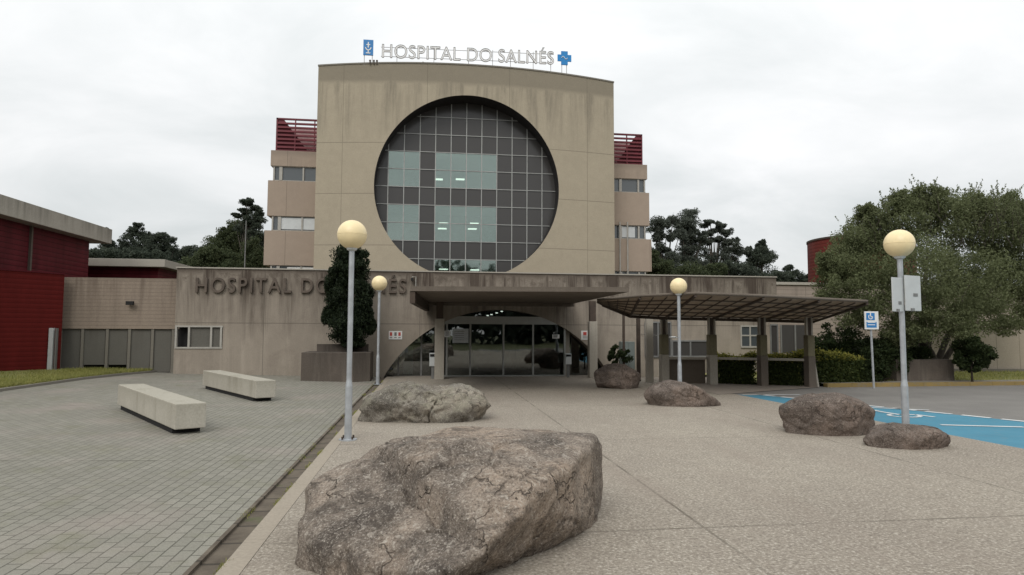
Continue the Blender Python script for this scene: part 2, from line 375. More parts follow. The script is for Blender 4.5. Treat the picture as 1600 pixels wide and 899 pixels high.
# wheelchair mark in the second bay
wc = G(1413,650)
for k in range(14):
    a0 = math.pi*(.6+k*1.45/14); a1 = math.pi*(.6+(k+1)*1.45/14)
    stripe(wc+Vector((.32*math.cos(a0), .26*math.sin(a0), 0)), wc+Vector((.32*math.cos(a1), .26*math.sin(a1), 0)), .09)
stripe(wc+Vector((-.05,.75,0)), wc+Vector((.02,.12,0)), .12); stripe(wc+Vector((0,.15,0)), wc+Vector((.38,.12,0)), .1)
stripe(wc+Vector((.38,.12,0)), wc+Vector((.5,-.28,0)), .1); stripe(wc+Vector((-.12,.9,0)), wc+Vector((.06,.9,0)), .17)
struct('bay_markings', mk, mat_paint('white_road_paint', (.62,.64,.64), .45, (.14,.26,.34)))
# right pavement with yellow kerb and lawn
K0 = G(1290,605); K1 = G(1600,601.5); kd = (K1-K0).normalized(); K2 = K1+kd*14; Km = K0-kd*.9
mb = MB(); nseg = 24
for i in range(nseg):
    a = K0+(K2-K0)*(i/nseg); b = K0+(K2-K0)*((i+.985)/nseg); mb.obox(a, b, .22, -.03, .12)
struct('yellow_kerb', mb, mat_paint('yellow_kerb_paint', (.27,.195,.075), .95, (.19,.165,.13)))
kq = Vector((-kd.y, kd.x, 0))
pv = [K0+kq*.12, K2+kq*.12, K2+kq*.8, K0+kq*.8]
struct('kerb_pavement', MB().add([(q.x,q.y,.11) for q in pv], [(0,1,2,3)]), M['kerb'])
lw = [K0+kq*.8-kd*2, K2+kq*.8, K2+kq*14, K0+kq*14-kd*2]
def mat_lawn():
    k = NT('lawn_green'); p = k.pos(); f = k.noise(p, 1.2, 5); c = k.mix(k.ramp(f,.3,.7), (.16,.18,.05), (.30,.28,.11)); return k.out(c, .95, nrm=k.bump(k.noise(p,25,3),.6,.03))
M['lawn'] = mat_lawn()
struct('lawn', MB().add([(q.x,q.y,.10) for q in lw], [(0,1,2,3)]), M['lawn'])
# paving in front of the pergola
pq = [(A0.x-.6,A0.y), (K0.x-.3,K0.y-.15), (K0.x-.3,24.6), (A0.x-.6,24.6)]
struct('pergola_pavement', MB().add([(x,y,.012) for x,y in pq], [(0,1,2,3)]), concrete('pergola_floor', (.27,.235,.20), (.15,.13,.11), .3, .2, .4, per=1.2, sharp=.5))
# left verge
E = [GL(-60,622), GL(0,611.5), GL(60,603), GL(130,593), GL(200,585.5), GL(262,580.2)]
mb = MB()
for a, b in zip(E[:-1], E[1:]):
    mb.obox(a, b, .16, .0, .07+gz((a.x+b.x)/2))
struct('verge_kerb', mb, M['kerb'])
bk = [Vector((-26,E[0].y+3,0)), Vector((-17,22.5,0)), Vector((-14.0,24.4,0)), Vector((-13.3,25.7,0)), Vector((-12.9,25.85,0)), Vector((-12.6,25.9,0))]
mb = MB(); ne = len(E)
mb.add([(e.x,e.y,gz(e.x)+.045) for e in E]+[(b.x,b.y,gz(b.x)+.10) for b in bk], [(i,i+1,ne+i+1,ne+i) for i in range(ne-1)])
struct('grass_verge', mb, M['lawn'])

def blades(region, n, h, w, name, label, zf):
    """region: function u,v -> xy"""
    V = []; F = []
    u = RNG.random(n); v = RNG.random(n)
    for i in range(n):
        x, y = region(u[i], v[i]); z = zf(x, y); a = random.random()*6.28; hh = h*(.4+random.random()); lx, ly = random.gauss(0,.4)*hh, random.gauss(0,.4)*hh
        cx, cy = math.cos(a)*w, math.sin(a)*w
        b = len(V); V += [(x-cx,y-cy,z),(x+cx,y+cy,z),(x+lx,y+ly,z+hh)]; F.append((b,b+1,b+2))
    mb = MB(); mb.v = V; mb.f = F
    return tag(mb.build(name, M['grass'], recalc=False), label, 'grass', kind='stuff')
def regL(u, v):
    t = u*(ne-1); i = min(int(t), ne-2); s = t-i; a = E[i].lerp(E[i+1], s); b = bk[i].lerp(bk[i+1], s); q = a.lerp(b, v*v*.9+.02); return q.x, q.y
blades(regL, 16000, .11, .012, 'grass', 'uneven yellow green grass along the verge below the red wall', lambda x,y: gz(x)+.05)
def regR(u, v): q = (K0+kq*.85).lerp(K2+kq*.85, u*.7)+kq*(v*7.5); return q.x, q.y
blades(regR, 12000, .09, .012, 'grass', 'mown green grass behind the yellow kerb', lambda x,y: .1)

TC = [(random.gauss(0,.05), random.uniform(4.5,24)) for _ in range(46)]
def regD(u, v):
    c = TC[int(u*len(TC)) % len(TC)]; return -1.66+(-.12 if c[0] < 0 else .09)+random.gauss(0,.018), c[1]+random.gauss(0,.10)
blades(regD, 2600, .035, .006, 'weeds', 'small green weeds growing along the edges of the drain channel', lambda x,y: -.02)
# ------------------------------------------------------------------ hospital building
HOSP = thing('hospital_building', 'large beige concrete hospital with a huge round gridded window above a low entrance wing', 'building', (1.5, WY, 0))
TY = 40.0; TL = XZ(488.5, TY+.9); TR = XZ(961.5, TY+.9); XC = (TL+TR)/2; HW = (TR-TL)/2
ctr = YP(731, 291, TY); CX, CZ = ctr.x, ctr.z-.03; CR = (YP(875,291,TY).x-YP(587,291,TY).x)/2*1.012; CX += .04
zTL = YP(493,105,TY+1).z; zTR = YP(959,128,TY+1).z; zTM = YP(700,100.5,TY).z
ZT = (zTL+zTR)/2
print('tower', TL, TR, CX, CZ, CR, zTL, zTM, zTR, 'top')
def bend(x): return TY + 1.0*((x-XC)/HW)**2
def ztop(x): return ZT + (zTM-ZT)*(1-((x-XC)/HW)**2)
def outer(a):
    c, s = math.cos(a), math.sin(a)
    t = 1e9
    if c > 1e-9: t = min(t, (TR-CX)/c)
    if c < -1e-9: t = min(t, (TL-CX)/c)
    if s < -1e-9: t = min(t, (3.0-CZ)/s)
    if s > 1e-9:
        tt = (ZT-CZ)/s
        for _ in range(12): tt = (ztop(CX+c*tt)-CZ)/s if TL-1 < CX+c*tt < TR+1 else tt
        t = min(t, tt) if abs(c*tt) < 40 else t
    return CX+c*t, CZ+s*t
angs = sorted(set([2*math.pi*i/160 for i in range(160)] + [math.atan2(z-CZ, x-CX) % (2*math.pi) for x, z in ((TL,ztop(TL)),(TR,ztop(TR)),(TL,3.0),(TR,3.0))]))
NA = len(angs); NR = 9; TH = 1.5
mb = MB(); vs = []
for r in range(NR+1):
    for a in angs:
        ox, oz = outer(a); ix, iz = CX+CR*math.cos(a), CZ+CR*math.sin(a); t = r/NR
        x = ix+(ox-ix)*t; vs.append((x, bend(x), iz+(oz-iz)*t))
fs = [(r*NA+i, r*NA+(i+1)%NA, (r+1)*NA+(i+1)%NA, (r+1)*NA+i) for r in range(NR) for i in range(NA)]
b = len(vs)
for a in angs: vs.append((CX+CR*math.cos(a), TY+TH+.1, CZ+CR*math.sin(a)))
rv = MB(); rv.add([vs[i] for i in range(NA)]+vs[b:b+NA], [(i, (i+1)%NA, NA+(i+1)%NA, NA+i) for i in range(NA)])
vs = vs[:b]; b2 = len(vs)
for a in angs:
    ox, oz = outer(a); vs.append((ox, TY+12, oz))
fs += [(NR*NA+i, b2+i, b2+(i+1)%NA, NR*NA+(i+1)%NA) for i in range(NA)]
mb.add(vs, fs); tw = mb.build('tower_wall', M['tower'], HOSP); rv.build('window_reveal', plain('dark_reveal_metal', (.022,.02,.02), .6, 0, .3), tw)
# thin metal coping following the roof arc
mb = MB(); n = 40; xs = [TL-.03+(TR-TL+.06)*i/n for i in range(n+1)]
for x0, x1 in zip(xs[:-1], xs[1:]):
    mb.add([(x0,bend(x0)-.04,ztop(x0)+.0),(x1,bend(x1)-.04,ztop(x1)+.0),(x1,bend(x1)-.04,ztop(x1)+.09),(x0,bend(x0)-.04,ztop(x0)+.09),
            (x0,bend(x0)+.4,ztop(x0)+.01),(x1,bend(x1)+.4,ztop(x1)+.01),(x1,bend(x1)+.4,ztop(x1)+.09),(x0,bend(x0)+.4,ztop(x0)+.09)],
           [(0,1,2,3),(4,5,6,7),(3,2,6,7),(0,1,5,4)])
mb.build('roof_coping', M['fascia'], HOSP)
# round glazing
GY = TY+TH
cp = (XZ(870,GY)-XZ(603.4,GY))/11; cx0 = XZ(603.4,GY)
zr = YP(728,240,GY).z; rp = (YP(728,240,GY).z-YP(728,378,GY).z)/5
def colx(i): return cx0+cp*i
def rowz(j): return zr-rp*j                # j=0 at photo row 240
light = set()
for j in (0,1,3,4,6,7):
    for i in (3,4,5,6): light.add((i,j))
    if j < 5:
        for i in (0,1): light.add((i,j))
dk = MB(); lts = {}; mu = MB()
def inside(i, j):
    x0, x1, z0, z1 = colx(i), colx(i+1), rowz(j+1), rowz(j)
    px_ = min(max(CX, x0), x1); pz_ = min(max(CZ, z0), z1); return math.hypot(px_-CX, pz_-CZ) < CR*1.12
for i in range(-3, 14):
    for j in range(-6, 9):
        if not inside(i, j): continue
        x0, x1, z0, z1 = colx(i)+.025, colx(i+1)-.025, rowz(j+1)+.025, rowz(j)-.025
        jit = random.uniform(-.006,.006)
        if (i,j) in light: lts.setdefault((i < 3, j//3), MB()).box(x0, x1, GY+.03+jit, GY+.05+jit, z0, z1)
        else: dk.box(x0, x1, GY+.03+jit, GY+.05+jit, z0, z1)
glz = dk.build('round_window', M['darkpane'], HOSP); glz['label'] = 'dark panes of the round window'
for lt in lts.values(): lt.build('clear_glazing', M['clear'], glz)['label'] = 'pale green see-through panes'
R2 = CR*1.1
for i in range(-3, 15):
    dx = colx(i)-CX
    if abs(dx) < R2:
        h = math.sqrt(R2*R2-dx*dx); mu.box(colx(i)-.028, colx(i)+.028, GY-.03, GY+.07, max(CZ-h, 3), CZ+h)
for j in range(-6, 10):
    dz = rowz(j)-CZ
    if abs(dz) < R2:
        h = math.sqrt(R2*R2-dz*dz); mu.box(CX-h, CX+h, GY-.022, GY+.06, rowz(j)-.022, rowz(j)+.022)
mu.build('mullion_grid', M['mullion'], glz)
mb = MB()                                  # rooms behind the round window
mb.box(TL+.3, TR-.3, GY+7, GY+7.2, 3, ZT-1)
for j in (-.6, 2.35, 5.35, 8.5):
    z = rowz(j); mb.box(TL+.3, TR-.3, GY+.25, GY+7, z-.18, z+.12)
mb.build('interior_rooms', M['room'], HOSP)
# wings
VY = 43.2
WLx = XZ(417, VY); WRx = XZ(1013, VY)
zz = [YP(455, y, VY).z for y in (236, 260, 283, 338, 361, 415)]
print('wing z', zz)
for (xa, xb) in ((WLx, TL+.6), (TR-.6, WRx)):
    wb = MB()
    for s_, (zt, zb) in enumerate(((zz[0], zz[1]), (zz[2], zz[3]), (zz[4], zz[5]))):
        e = .13*s_
        wb.box(xa-(e if xa < 0 else 0), xb+(e if xa > 0 else 0), VY, VY+14, zb, zt)
    wb.box(xa+.25 if xa<0 else xa, xb if xa<0 else xb-.25, VY+.35, VY+13, 2.5, zz[0]-.1)
    wb.build('wing_wall', M['wing'], HOSP)
def wing_window(xa, xb, zt, zb, splits):
    w = MB(); w.box(xa, xb, VY+.16, VY+.20, zb, zt); f = w.build('window', M['wingpane'], HOSP)
    g = MB(); g.box(xa, xb, VY+.08, VY+.15, zb, zb+.05); g.box(xa, xb, VY+.08, VY+.15, zt-.05, zt)
    for s_ in splits:
        x = xa+(xb-xa)*s_[0]; g.box(x-s_[1], x+s_[1], VY+.06, VY+.155, zb+.05, zt-.05)
    g.build('window_frame', M['whiteframe'], f)
for (zt, zb) in ((zz[1], zz[2]), (zz[3], zz[4]), (zz[5], zz[5]-1.0)):
    wing_window(WLx+.15, TL, zt, zb, ((.16,.1),(.62,.05),(.02,.05)))
    wing_window(TR, WRx-.1, zt, zb, ((.38,.09),(.82,.06),(.97,.04)))
bl = MB()                                  # pale blinds in the middle window
bl.box(WLx+.75, TL-.2, VY+.12, VY+.14, zz[4]+.12, zz[3]-.1); bl.build('roller_blind', M['signgrey'], HOSP)
bl = MB(); bl.box(WLx+1.2, TL-.2, VY+.12, VY+.14, zz[5]-.9, zz[5]-.1); bl.build('roller_blind', M['white'], HOSP)
bl = MB(); bl.box(TR+1.0, WRx-.9, VY+.12, VY+.14, zz[4]+.12, zz[3]-.1); bl.build('roller_blind', M['signgrey'], HOSP)
# red louvred crowns
zc = YP(455,183,VY).z
def crown(xo, xi):
    s_ = 1 if xi > xo else -1; W = abs(xi-xo); z0, z1 = zz[0]+.002, zc
    P = lambda t: xo+s_*W*t
    c = MB(); c.prism_xz([(P(0),z0),(P(.62),z0),(P(.12),z1),(P(0),z1)], VY+.35, VY+.42)
    c.box(min(P(0),P(1)), max(P(0),P(1)), VY+.3, VY+.44, z0, z0+.16); c.box(min(P(0),P(1)), max(P(0),P(1)), VY+.28, VY+.44, z1-.10, z1)
    c.box(min(P(0),P(.03)), max(P(0),P(.03)), VY+.28, VY+7, z0, z1)
    q = c.build('roof_screen', M['redtop'], HOSP)
    MB().box(min(P(.02),P(1)), max(P(.02),P(1)), VY+1.6, VY+1.7, z0, z1-.2).build('back_sheet', M['redback'], q)
    l = MB()
    for i in range(7):
        z = z0+.24+i*(z1-z0-.4)/7; l.box(min(P(.03),P(1)), max(P(.03),P(1)), VY+.20, VY+.34, z, z+.115)
    for t in (.36, .72): l.box(P(t)-.03, P(t)+.03, VY+.21, VY+.33, z0+.05, z1-.05)
    l.build('louvre', M['redslat'], q)
crown(XZ(422.5,VY), TL+.4); crown(XZ(1008,VY), TR-.4)
# downpipes on the right wing
for px in (969, 981):
    x = XZ(px, VY-.1); MB().tube([(x,VY-.12,zz[3]+.2),(x,VY-.12,4)], .05).build('downpipe', M['whiteframe'], HOSP)
# podium
PT = 4.13; PL = XZ(275.5, WY); PR = XZ(1213, WY)
ac = YP(781, 484.5, WY); AX = ac.x; AR = 5.2; AZ = ac.z-AR
wx1 = XZ(350.5, WY); wz0 = YP(312,545,WY).z; wz1 = YP(312,509,WY).z
print('podium', PL, PR, AX, AZ, AR, 'win', wx1, wz0, wz1)
mb = MB()
mb.box(PL, wx1, WY, WY+.45, -.1, wz0); mb.box(PL, wx1, WY, WY+.45, wz1, PT)
ha = math.acos(-AZ/AR)-.0
arc = [(AX+AR*math.sin(t), AZ+AR*math.cos(t)) for t in np.linspace(ha, -ha, 64)]
# wall strips above and beside the arch
xsL = [AX-AR*math.sin(ha)]
mb.box(wx1, arc[-1][0], WY, WY+.45, -.1, PT)
for (xa, za), (xb, zb) in zip(arc[:-1], arc[1:]):
    mb.add([(xa,WY,za),(xb,WY,zb),(xb,WY,PT),(xa,WY,PT)], [(0,1,2,3)])
    mb.add([(xa,WY,za),(xb,WY,zb),(xb,WY+.6,zb),(xa,WY+.6,za)], [(0,1,2,3)])
mb.box(arc[0][0], PR, WY, WY+.45, -.1, PT)
mb.box(PL, PR, WY+.45, TY+.5, PT-.3, PT-.02)          # roof slab
mb.box(PL, PL+.3, WY+.45, TY, -.1, PT-.31); mb.box(PR-.3, PR, WY+.45, TY, -.1, PT-.31)
pod = mb.build('podium_wall', M['podium'], HOSP, recalc=False)
mb = MB(); mb.box(PL-.03, PR+.03, WY-.035, WY+.5, PT+.002, PT+.05); mb.build('parapet_coping', M['fascia'], HOSP)
# window in the left of the podium
fr = MB(); e = .06
fr.box(PL+.02, wx1, WY-.03, WY+.12, wz0, wz0+e); fr.box(PL+.02, wx1, WY-.03, WY+.12, wz1-e, wz1)
for t in (0.0, .28, .76, .975): x = PL+.02+(wx1-PL-.07)*t; fr.box(x, x+.07, WY-.028, WY+.118, wz0+e, wz1-e)
wf = MB(); wf.box(PL+.55, wx1-.03, WY+.05, WY+.07, wz0+e, wz1-e); w = wf.build('window', M['panel'], HOSP); fr.build('window_frame', M['whiteframe'], w)
MB().box(PL+.05, PL+.6, WY+.3, WY+.34, wz0, wz1).build('window_opening', M['black'], HOSP)
# entrance: dark hall, vestibule and glazed doors
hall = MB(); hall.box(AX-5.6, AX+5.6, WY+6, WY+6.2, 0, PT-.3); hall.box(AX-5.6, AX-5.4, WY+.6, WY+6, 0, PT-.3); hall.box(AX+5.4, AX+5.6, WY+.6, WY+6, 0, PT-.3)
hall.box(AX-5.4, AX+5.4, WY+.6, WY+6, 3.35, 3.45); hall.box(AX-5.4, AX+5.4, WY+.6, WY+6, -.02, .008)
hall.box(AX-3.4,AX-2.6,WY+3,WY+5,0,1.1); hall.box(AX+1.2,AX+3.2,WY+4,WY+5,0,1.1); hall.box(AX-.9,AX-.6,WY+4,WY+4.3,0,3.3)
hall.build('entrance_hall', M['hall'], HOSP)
DY = WY+.15; dxl = XZ(697, DY); dxr = XZ(882, DY); dz = YP(790,507,DY).z; hz = YP(790,495,DY).z
door = MB(); door.box(dxl-.35, dxr+.1, DY-.12, DY+.1, dz, hz); door.box(dxl-.3, dxr, DY-.06, DY+.08, .0, .05)
dr = door.build('entrance_door', M['mullion'], HOSP)
for px in (699, 735.5, 787, 833, 882):
    x = XZ(px, DY); MB().box(x-.035, x+.035, DY-.05, DY+.07, .05, dz).build('door_post', M['mullion'], dr)
for a, b_ in ((699,735.5),(735.5,787),(787,833),(833,882)):
    x0, x1 = XZ(a,DY)+.04, XZ(b_,DY)-.04; MB().box(x0, x1, DY, DY+.015, .052, dz-.002).build('door_leaf', M['doorglass'], dr)
sg = MB(); sg.box(AX-4.9, dxl-.36, WY+.62, WY+.64, 0, 3.1); sg.box(dxr+.11, AX+4.9, WY+.62, WY+.64, 0, 3.1); sg.box(dxl-.3, dxr+.1, WY+.62, WY+.64, hz, 3.2)
sgo = sg.build('side_glazing', M['doorglass'], HOSP)
mb = MB()
for t in (-4.0,-3.1): mb.box(AX+t-.03, AX+t+.03, WY+.58, WY+.66, 0, 3)
mb.box(AX-2.6, AX+2.4, WY+.56, WY+.66, hz+.28, hz+.33); mb.build('glazing_bar', M['greysteel'], sgo)
# right part of the podium: windows seen under the pergola
def pod_window(p0, p1, y0, y1, mat, bars=(), hb=()):
    x0, x1 = XZ(p0,WY), XZ(p1,WY); z1 = YP((p0+p1)/2,y0,WY).z; z0 = YP((p0+p1)/2,y1,WY).z
    w = MB().box(x0, x1, WY-.012, WY-.004, z0, z1).build('window', mat, HOSP)
    g = MB(); g.box(x0-.04, x1+.04, WY-.05, WY-.002, z1, z1+.06); g.box(x0-.04, x1+.04, WY-.06, WY-.002, z0-.07, z0)
    g.box(x0-.05, x0, WY-.048, WY-.002, z0, z1); g.box(x1, x1+.05, WY-.048, WY-.002, z0, z1)
    for t in bars: x = x0+(x1-x0)*t; g.box(x-.03, x+.03, WY-.046, WY-.013, z0, z1)
    for t in hb: z = z0+(z1-z0)*t; g.box(x0, x1, WY-.044, WY-.014, z-.03, z+.03)
    g.build('window_frame', M['whiteframe'] if mat is M['wingpane'] else M['greysteel'], w)
pod_window(1157, 1183, 511, 541, M['wingpane'], (.5,), (.55,))
pod_window(1203, 1212, 509, 552, M['darkpane'])
pod_window(1050, 1104, 534, 556, M['darkpane'], (.5,))
pod_window(1008, 1046, 505, 556, M['darkpane'], (.5,))

# lettering ---------------------------------------------------------
def txt_curve(s, size, ext=0.02, outline=None, spacing=1.0, offset=0.0):
    cu = bpy.data.curves.new('t', 'FONT'); cu.body = s; cu.size = size; cu.extrude = ext; cu.space_character = spacing; cu.offset = offset
    if outline: cu.fill_mode = 'NONE'; cu.extrude = 0; cu.bevel_depth = outline; cu.bevel_resolution = 1
    return cu
def curve_mesh(cu):
    o = bpy.data.objects.new('t', cu); COL.objects.link(o); dg = bpy.context.evaluated_depsgraph_get(); dg.update()
    me = bpy.data.meshes.new_from_object(o.evaluated_get(dg)); bpy.data.objects.remove(o); return me
def bbox(me): 
    if not me.vertices: return (0,0)
    xs = [v.co.x for v in me.vertices]; return min(xs), max(xs)
def layout(s, size, spacing):
    out = []
    for i, c in enumerate(s):
        if c == ' ': continue
        a = bbox(curve_mesh(txt_curve(s[:i+1], size, spacing=spacing)))[1]; b = bbox(curve_mesh(txt_curve(c, size)))[1]
        out.append((c, a-b))
    return out
def set_letters(s, P0, P1, zf, cap, mats, parent, name='letter', spacing=1.0, ext=.03, outline=None, fill=True, offset=0):
    """letters upright along P0->P1; cap = capital height"""
    size = cap/.70; lay = layout(s, size, spacing); tot = lay[-1][1] + bbox(curve_mesh(txt_curve(s[-1], size)))[1] - lay[0][1]
    Lh = Vector((P1[0]-P0[0], P1[1]-P0[1])).length; sx = Lh/tot; d = Vector((P1[0]-P0[0], P1[1]-P0[1], 0)).normalized()
    pl_ = parent_loc(parent)
    for c, x in lay:
        w = bpy.data.meshes.new(name)
        def place(me, dy=0):
            nrm = Vector((d.y, -d.x, 0))
            for v in me.vertices:
                t = (v.co.x+x-lay[0][1])*sx; hor = Vector((P0[0], P0[1], 0))+d*t; z0 = zf(t/Lh)
                v.co = Vector((hor.x, hor.y, z0+v.co.y)) + nrm*(v.co.z+dy) - pl_
            return me
        if fill:
            me = place(curve_mesh(txt_curve(c, size, ext, spacing=1, offset=offset))); me.name = name; me.materials.clear(); me.materials.append(mats[0])
            o = bpy.data.objects.new(name, me); COL.objects.link(o); o.parent = parent
        if outline:
            me = place(curve_mesh(txt_curve(c, size, outline=outline)), ext); me.materials.clear(); me.materials.append(mats[1])
            o2 = bpy.data.objects.new(name+'_rim' if fill else name, me); COL.objects.link(o2); o2.parent = o if fill else parent
WORDS = 'HOSPITAL DO SALN\u00c9S'
a = YP(304,457,WY-.05); b = YP(634,458,WY-.05)
set_letters(WORDS, (a.x,a.y), (b.x,b.y), lambda t: a.z+(b.z-a.z)*t, .56, (M['walletter'],), HOSP, name='wall_letter', spacing=1.2, ext=.06, offset=.008)
SY = TY-.0
sa = YP(595,90,SY+.4); sb = YP(865,101,SY+.4)
SIGN = thing('rooftop_sign', 'white outlined capital letters reading HOSPITAL DO SALNÉS on thin posts along the roof edge', 'sign', ((sa.x+sb.x)/2, SY+.4, zTM-.2))
set_letters(WORDS, (sa.x,sa.y), (sb.x,sb.y), lambda t: sa.z+(sb.z-sa.z)*t, .87, (M['letterwhite'],M['lettergrey']), SIGN, spacing=1.05, ext=.05, outline=.022)
lp = lambda t: (sa.x+(sb.x-sa.x)*t, sa.z+(sb.z-sa.z)*t)
fr = MB()
for dzz in (.12, .72):
    (xa,za),(xb,zb) = lp(0), lp(1); fr.tube([(xa,SY+.5,za+dzz),(xb,SY+.5,zb+dzz)], .018, 6)
fr.build('sign_rail', M['lettergrey'], SIGN)
for t in (.09,.30,.50,.64,.745,.88,.985):
    x, z = lp(t); MB().tube([(x,SY+.53,ztop(x)-.1),(x,SY+.53,z+.85)], .02, 6).build('sign_post', M['lettergrey'], SIGN)
# crest panel
c0 = YP(567.5,86,SY+.4); c1 = YP(583.5,63,SY+.4)
cr = thing('crest_sign', 'small blue square panel with a white crest at the left end of the roof lettering', 'sign', ((c0.x+c1.x)/2, SY+.4, ztop(c0.x)))
MB().box(c0.x,c1.x,SY+.38,SY+.46,c0.z,c1.z).build('panel', M['blue'], cr)
cm = MB(); mx = (c0.x+c1.x)/2; mz = (c0.z+c1.z)/2; Y0 = SY+.36
cm.box(mx-.035,mx+.035,Y0,Y0+.018,mz-.02,mz+.34); cm.box(mx-.12,mx+.12,Y0+.001,Y0+.017,mz+.14,mz+.2)
for k in range(8):
    a0 = math.pi*(1+k/8); a1 = math.pi*(1+(k+1)/8); cm.prism_xz([(mx+.2*math.cos(a0),mz+.0+.2*math.sin(a0)),(mx+.2*math.cos(a1),mz+.2*math.sin(a1)),(mx+.14*math.cos(a1),mz+.14*math.sin(a1)),(mx+.14*math.cos(a0),mz+.14*math.sin(a0))], Y0, Y0+.018)
cm.box(mx-.03,mx+.03,Y0,Y0+.018,mz-.34,mz-.2); cm.box(mx-.14,mx+.14,Y0,Y0+.018,mz-.40,mz-.345); cm.build('crest', M['white'], cr)
for s_ in (.1, .9): 
    x = c0.x+(c1.x-c0.x)*s_; MB().tube([(x,SY+.5,ztop(x)-.1),(x,SY+.5,c0.z+.3)], .022, 6).build('sign_post', M['lettergrey'], cr)
# cross panel
q = YP(882,91,SY+.4); cs = thing('cross_sign', 'blue cross with white squiggle at the right end of the roof lettering', 'sign', (q.x, SY+.4, ztop(q.x)))
w, t = .46, .22
MB().prism_xz([(q.x+x,q.z+z) for x,z in ((-t,-w),(t,-w),(t,-t),(w,-t),(w,t),(t,t),(t,w),(-t,w),(-t,t),(-w,t),(-w,-t),(-t,-t))], SY+.38, SY+.46).build('cross_panel', M['crossblue'], cs)
sq = MB(); pts = [(q.x-.2+.4*i/10, SY+.365, q.z+.09*math.sin(i/10*2*math.pi)) for i in range(11)]; sq.tube(pts, .022, 6); sq.build('squiggle', M['white'], cs)
for s_ in (-.16, .16): MB().tube([(q.x+s_,SY+.5,ztop(q.x)-.15),(q.x+s_,SY+.5,q.z+.1)], .022, 6).build('sign_post', M['lettergrey'], cs)
# small roof stubs
for i, px in enumerate((571, 577, 582, 656, 738)):
    x = XZ(px, SY+.2); MB().lathe((x, SY+.35, ztop(x)-.05), [(.045,0),(.045,.17),(.07,.19),(.06,.26),(.02,.28)], 10).build('roof_spotlight', M['canopy'], HOSP)

# lit ceiling lights behind the glass
def cl(px, py, lab):
    p = YP(px, py, GY+2.2); o = MB().box(p.x-.3, p.x+.3, p.y-.15, p.y+.15, p.z-.03, p.z+.03).build('ceiling_light', M['lobbylight'])
    me = o.data
    for v in me.vertices: v.co -= p
    o.location = p; tag(o, lab, 'ceiling light', 'ceiling lights behind the round window')
for i,(x,y) in enumerate(((685,280.5),(719,280.5))): cl(x, y, 'lit ceiling strip in the upper pale band of the round window, %s one' % ('left','right')[i])
for i,(x,y) in enumerate(((693,349),(691,357.5),(741,349.5),(738,358))): cl(x, y, 'lit ceiling strip in the middle pale band, %s' % ('upper left of four','lower left of four','upper right of four','lower right of four')[i])
for i,(x,y) in enumerate(((693,421),(742,422))): cl(x, y, 'lit ceiling strip in the lowest pale band just above the parapet, %s one' % ('left','right')[i])
for i,(px,py) in enumerate(((762,494),(768,492.5),(776,490),(784,487.5))):
    p = YP(px, py, WY+1.6); o = MB().lathe((0,0,0), [(.05,0),(.05,.04)], 10).build('ceiling_spotlight', M['lobbylight']); o.location = p
    tag(o, 'small lit spotlight under the arch over the entrance, %s of four' % ('first from left','second from left','third from left','rightmost')[i], 'spotlight', 'spotlights in the entrance arch')

# ------------------------------------------------------------------ signs and fittings at the entrance
def plaque(px0, px1, py0, py1, Y, label, kind=0, name='wall_sign', mat=None):
    a = YP(px0,py1,Y); b = YP(px1,py0,Y); r = thing(name, label, 'sign', ((a.x+b.x)/2, Y, a.z))
    MB().box(a.x,b.x,Y-.02,Y-.002,a.z,b.z).build('panel', mat or M['white'], r)
    W, H = b.x-a.x, b.z-a.z; g = MB(); h = MB(); F = Y-.026
    if kind == 1:
        for t in (.16,.5,.8): 
            (g if t != .5 else h).box(a.x+W*t-.045, a.x+W*t+.045, F, F+.005, a.z+H*.42, a.z+H*.85)
            h.box(a.x+W*t-.05, a.x+W*t+.05, F, F+.005, a.z+H*.16, a.z+H*.26)
    elif kind == 2:
        g.box(a.x+W*.25,a.x+W*.7,F,F+.005,a.z+H*.5,a.z+H*.86)
        for k in (.15,.27,.39): h.box(a.x+W*.2,a.x+W*.8,F,F+.005,a.z+H*k,a.z+H*k+.02)
    else:
        for k in (.2,.35,.5,.65,.8): h.box(a.x+W*.12,a.x+W*(.6+.25*(k*7%1)),F,F+.005,a.z+H*k,a.z+H*k+.018)
    if g.v: g.build('pictogram', M['signred'], r)
    h.build('small_print', M['greysteel'], r)
plaque(607.5,628.5,517.5,530.5,WY,'white notice with small red pictograms on the concrete left of the arch',1)
plaque(908,920,517,531,WY,'small white notice beside the right-hand end of the arch',2)
plaque(707,732,514,536,DY-.002,'large pale poster on the left door glass',0,'door_poster',M['poster'])
plaque(694.5,704,517,527,DY-.07,'small white notice at the far left of the door glass',0,'door_poster')
plaque(863,874,523,529,DY-.002,'small white notice on the right door glass',0,'door_poster')
# mint screen and black figure-like stand inside left glazing
p = YP(638,552,WY+1.6); MB().box(p.x-.2,p.x+.2,p.y,p.y+.3,0,1.15).build('information_stand', M['signgrey']); o = bpy.data.objects['information_stand']; tag(o,'pale grey upright stand behind the glass left of the doors','stand')
# intercom boxes
def ashbox(px, py, Y, label, h=.42):
    p = YP(px,py,Y); r = thing('ticket_box', label, 'ticket box', (p.x,Y,0))
    MB().box(p.x-.12,p.x+.12,Y-.1,Y+.1,p.z-h/2,p.z+h/2).build('casing', M['signgrey'], r, bevel=.012)
    MB().box(p.x-.10,p.x+.10,Y-.115,Y-.102,p.z+h*.22,p.z+h*.42).build('slot', M['black'], r)
    MB().box(p.x-.05,p.x+.05,Y-.05,Y+.05,0,p.z-h/2).build('stem', M['greysteel'], r)
ashbox(887.5,561,WY-.5,'grey box on a stem by the right door post')
ashbox(676,562,WY-.9,'narrow pale box on a stem left of the thick entrance pillar',.5)

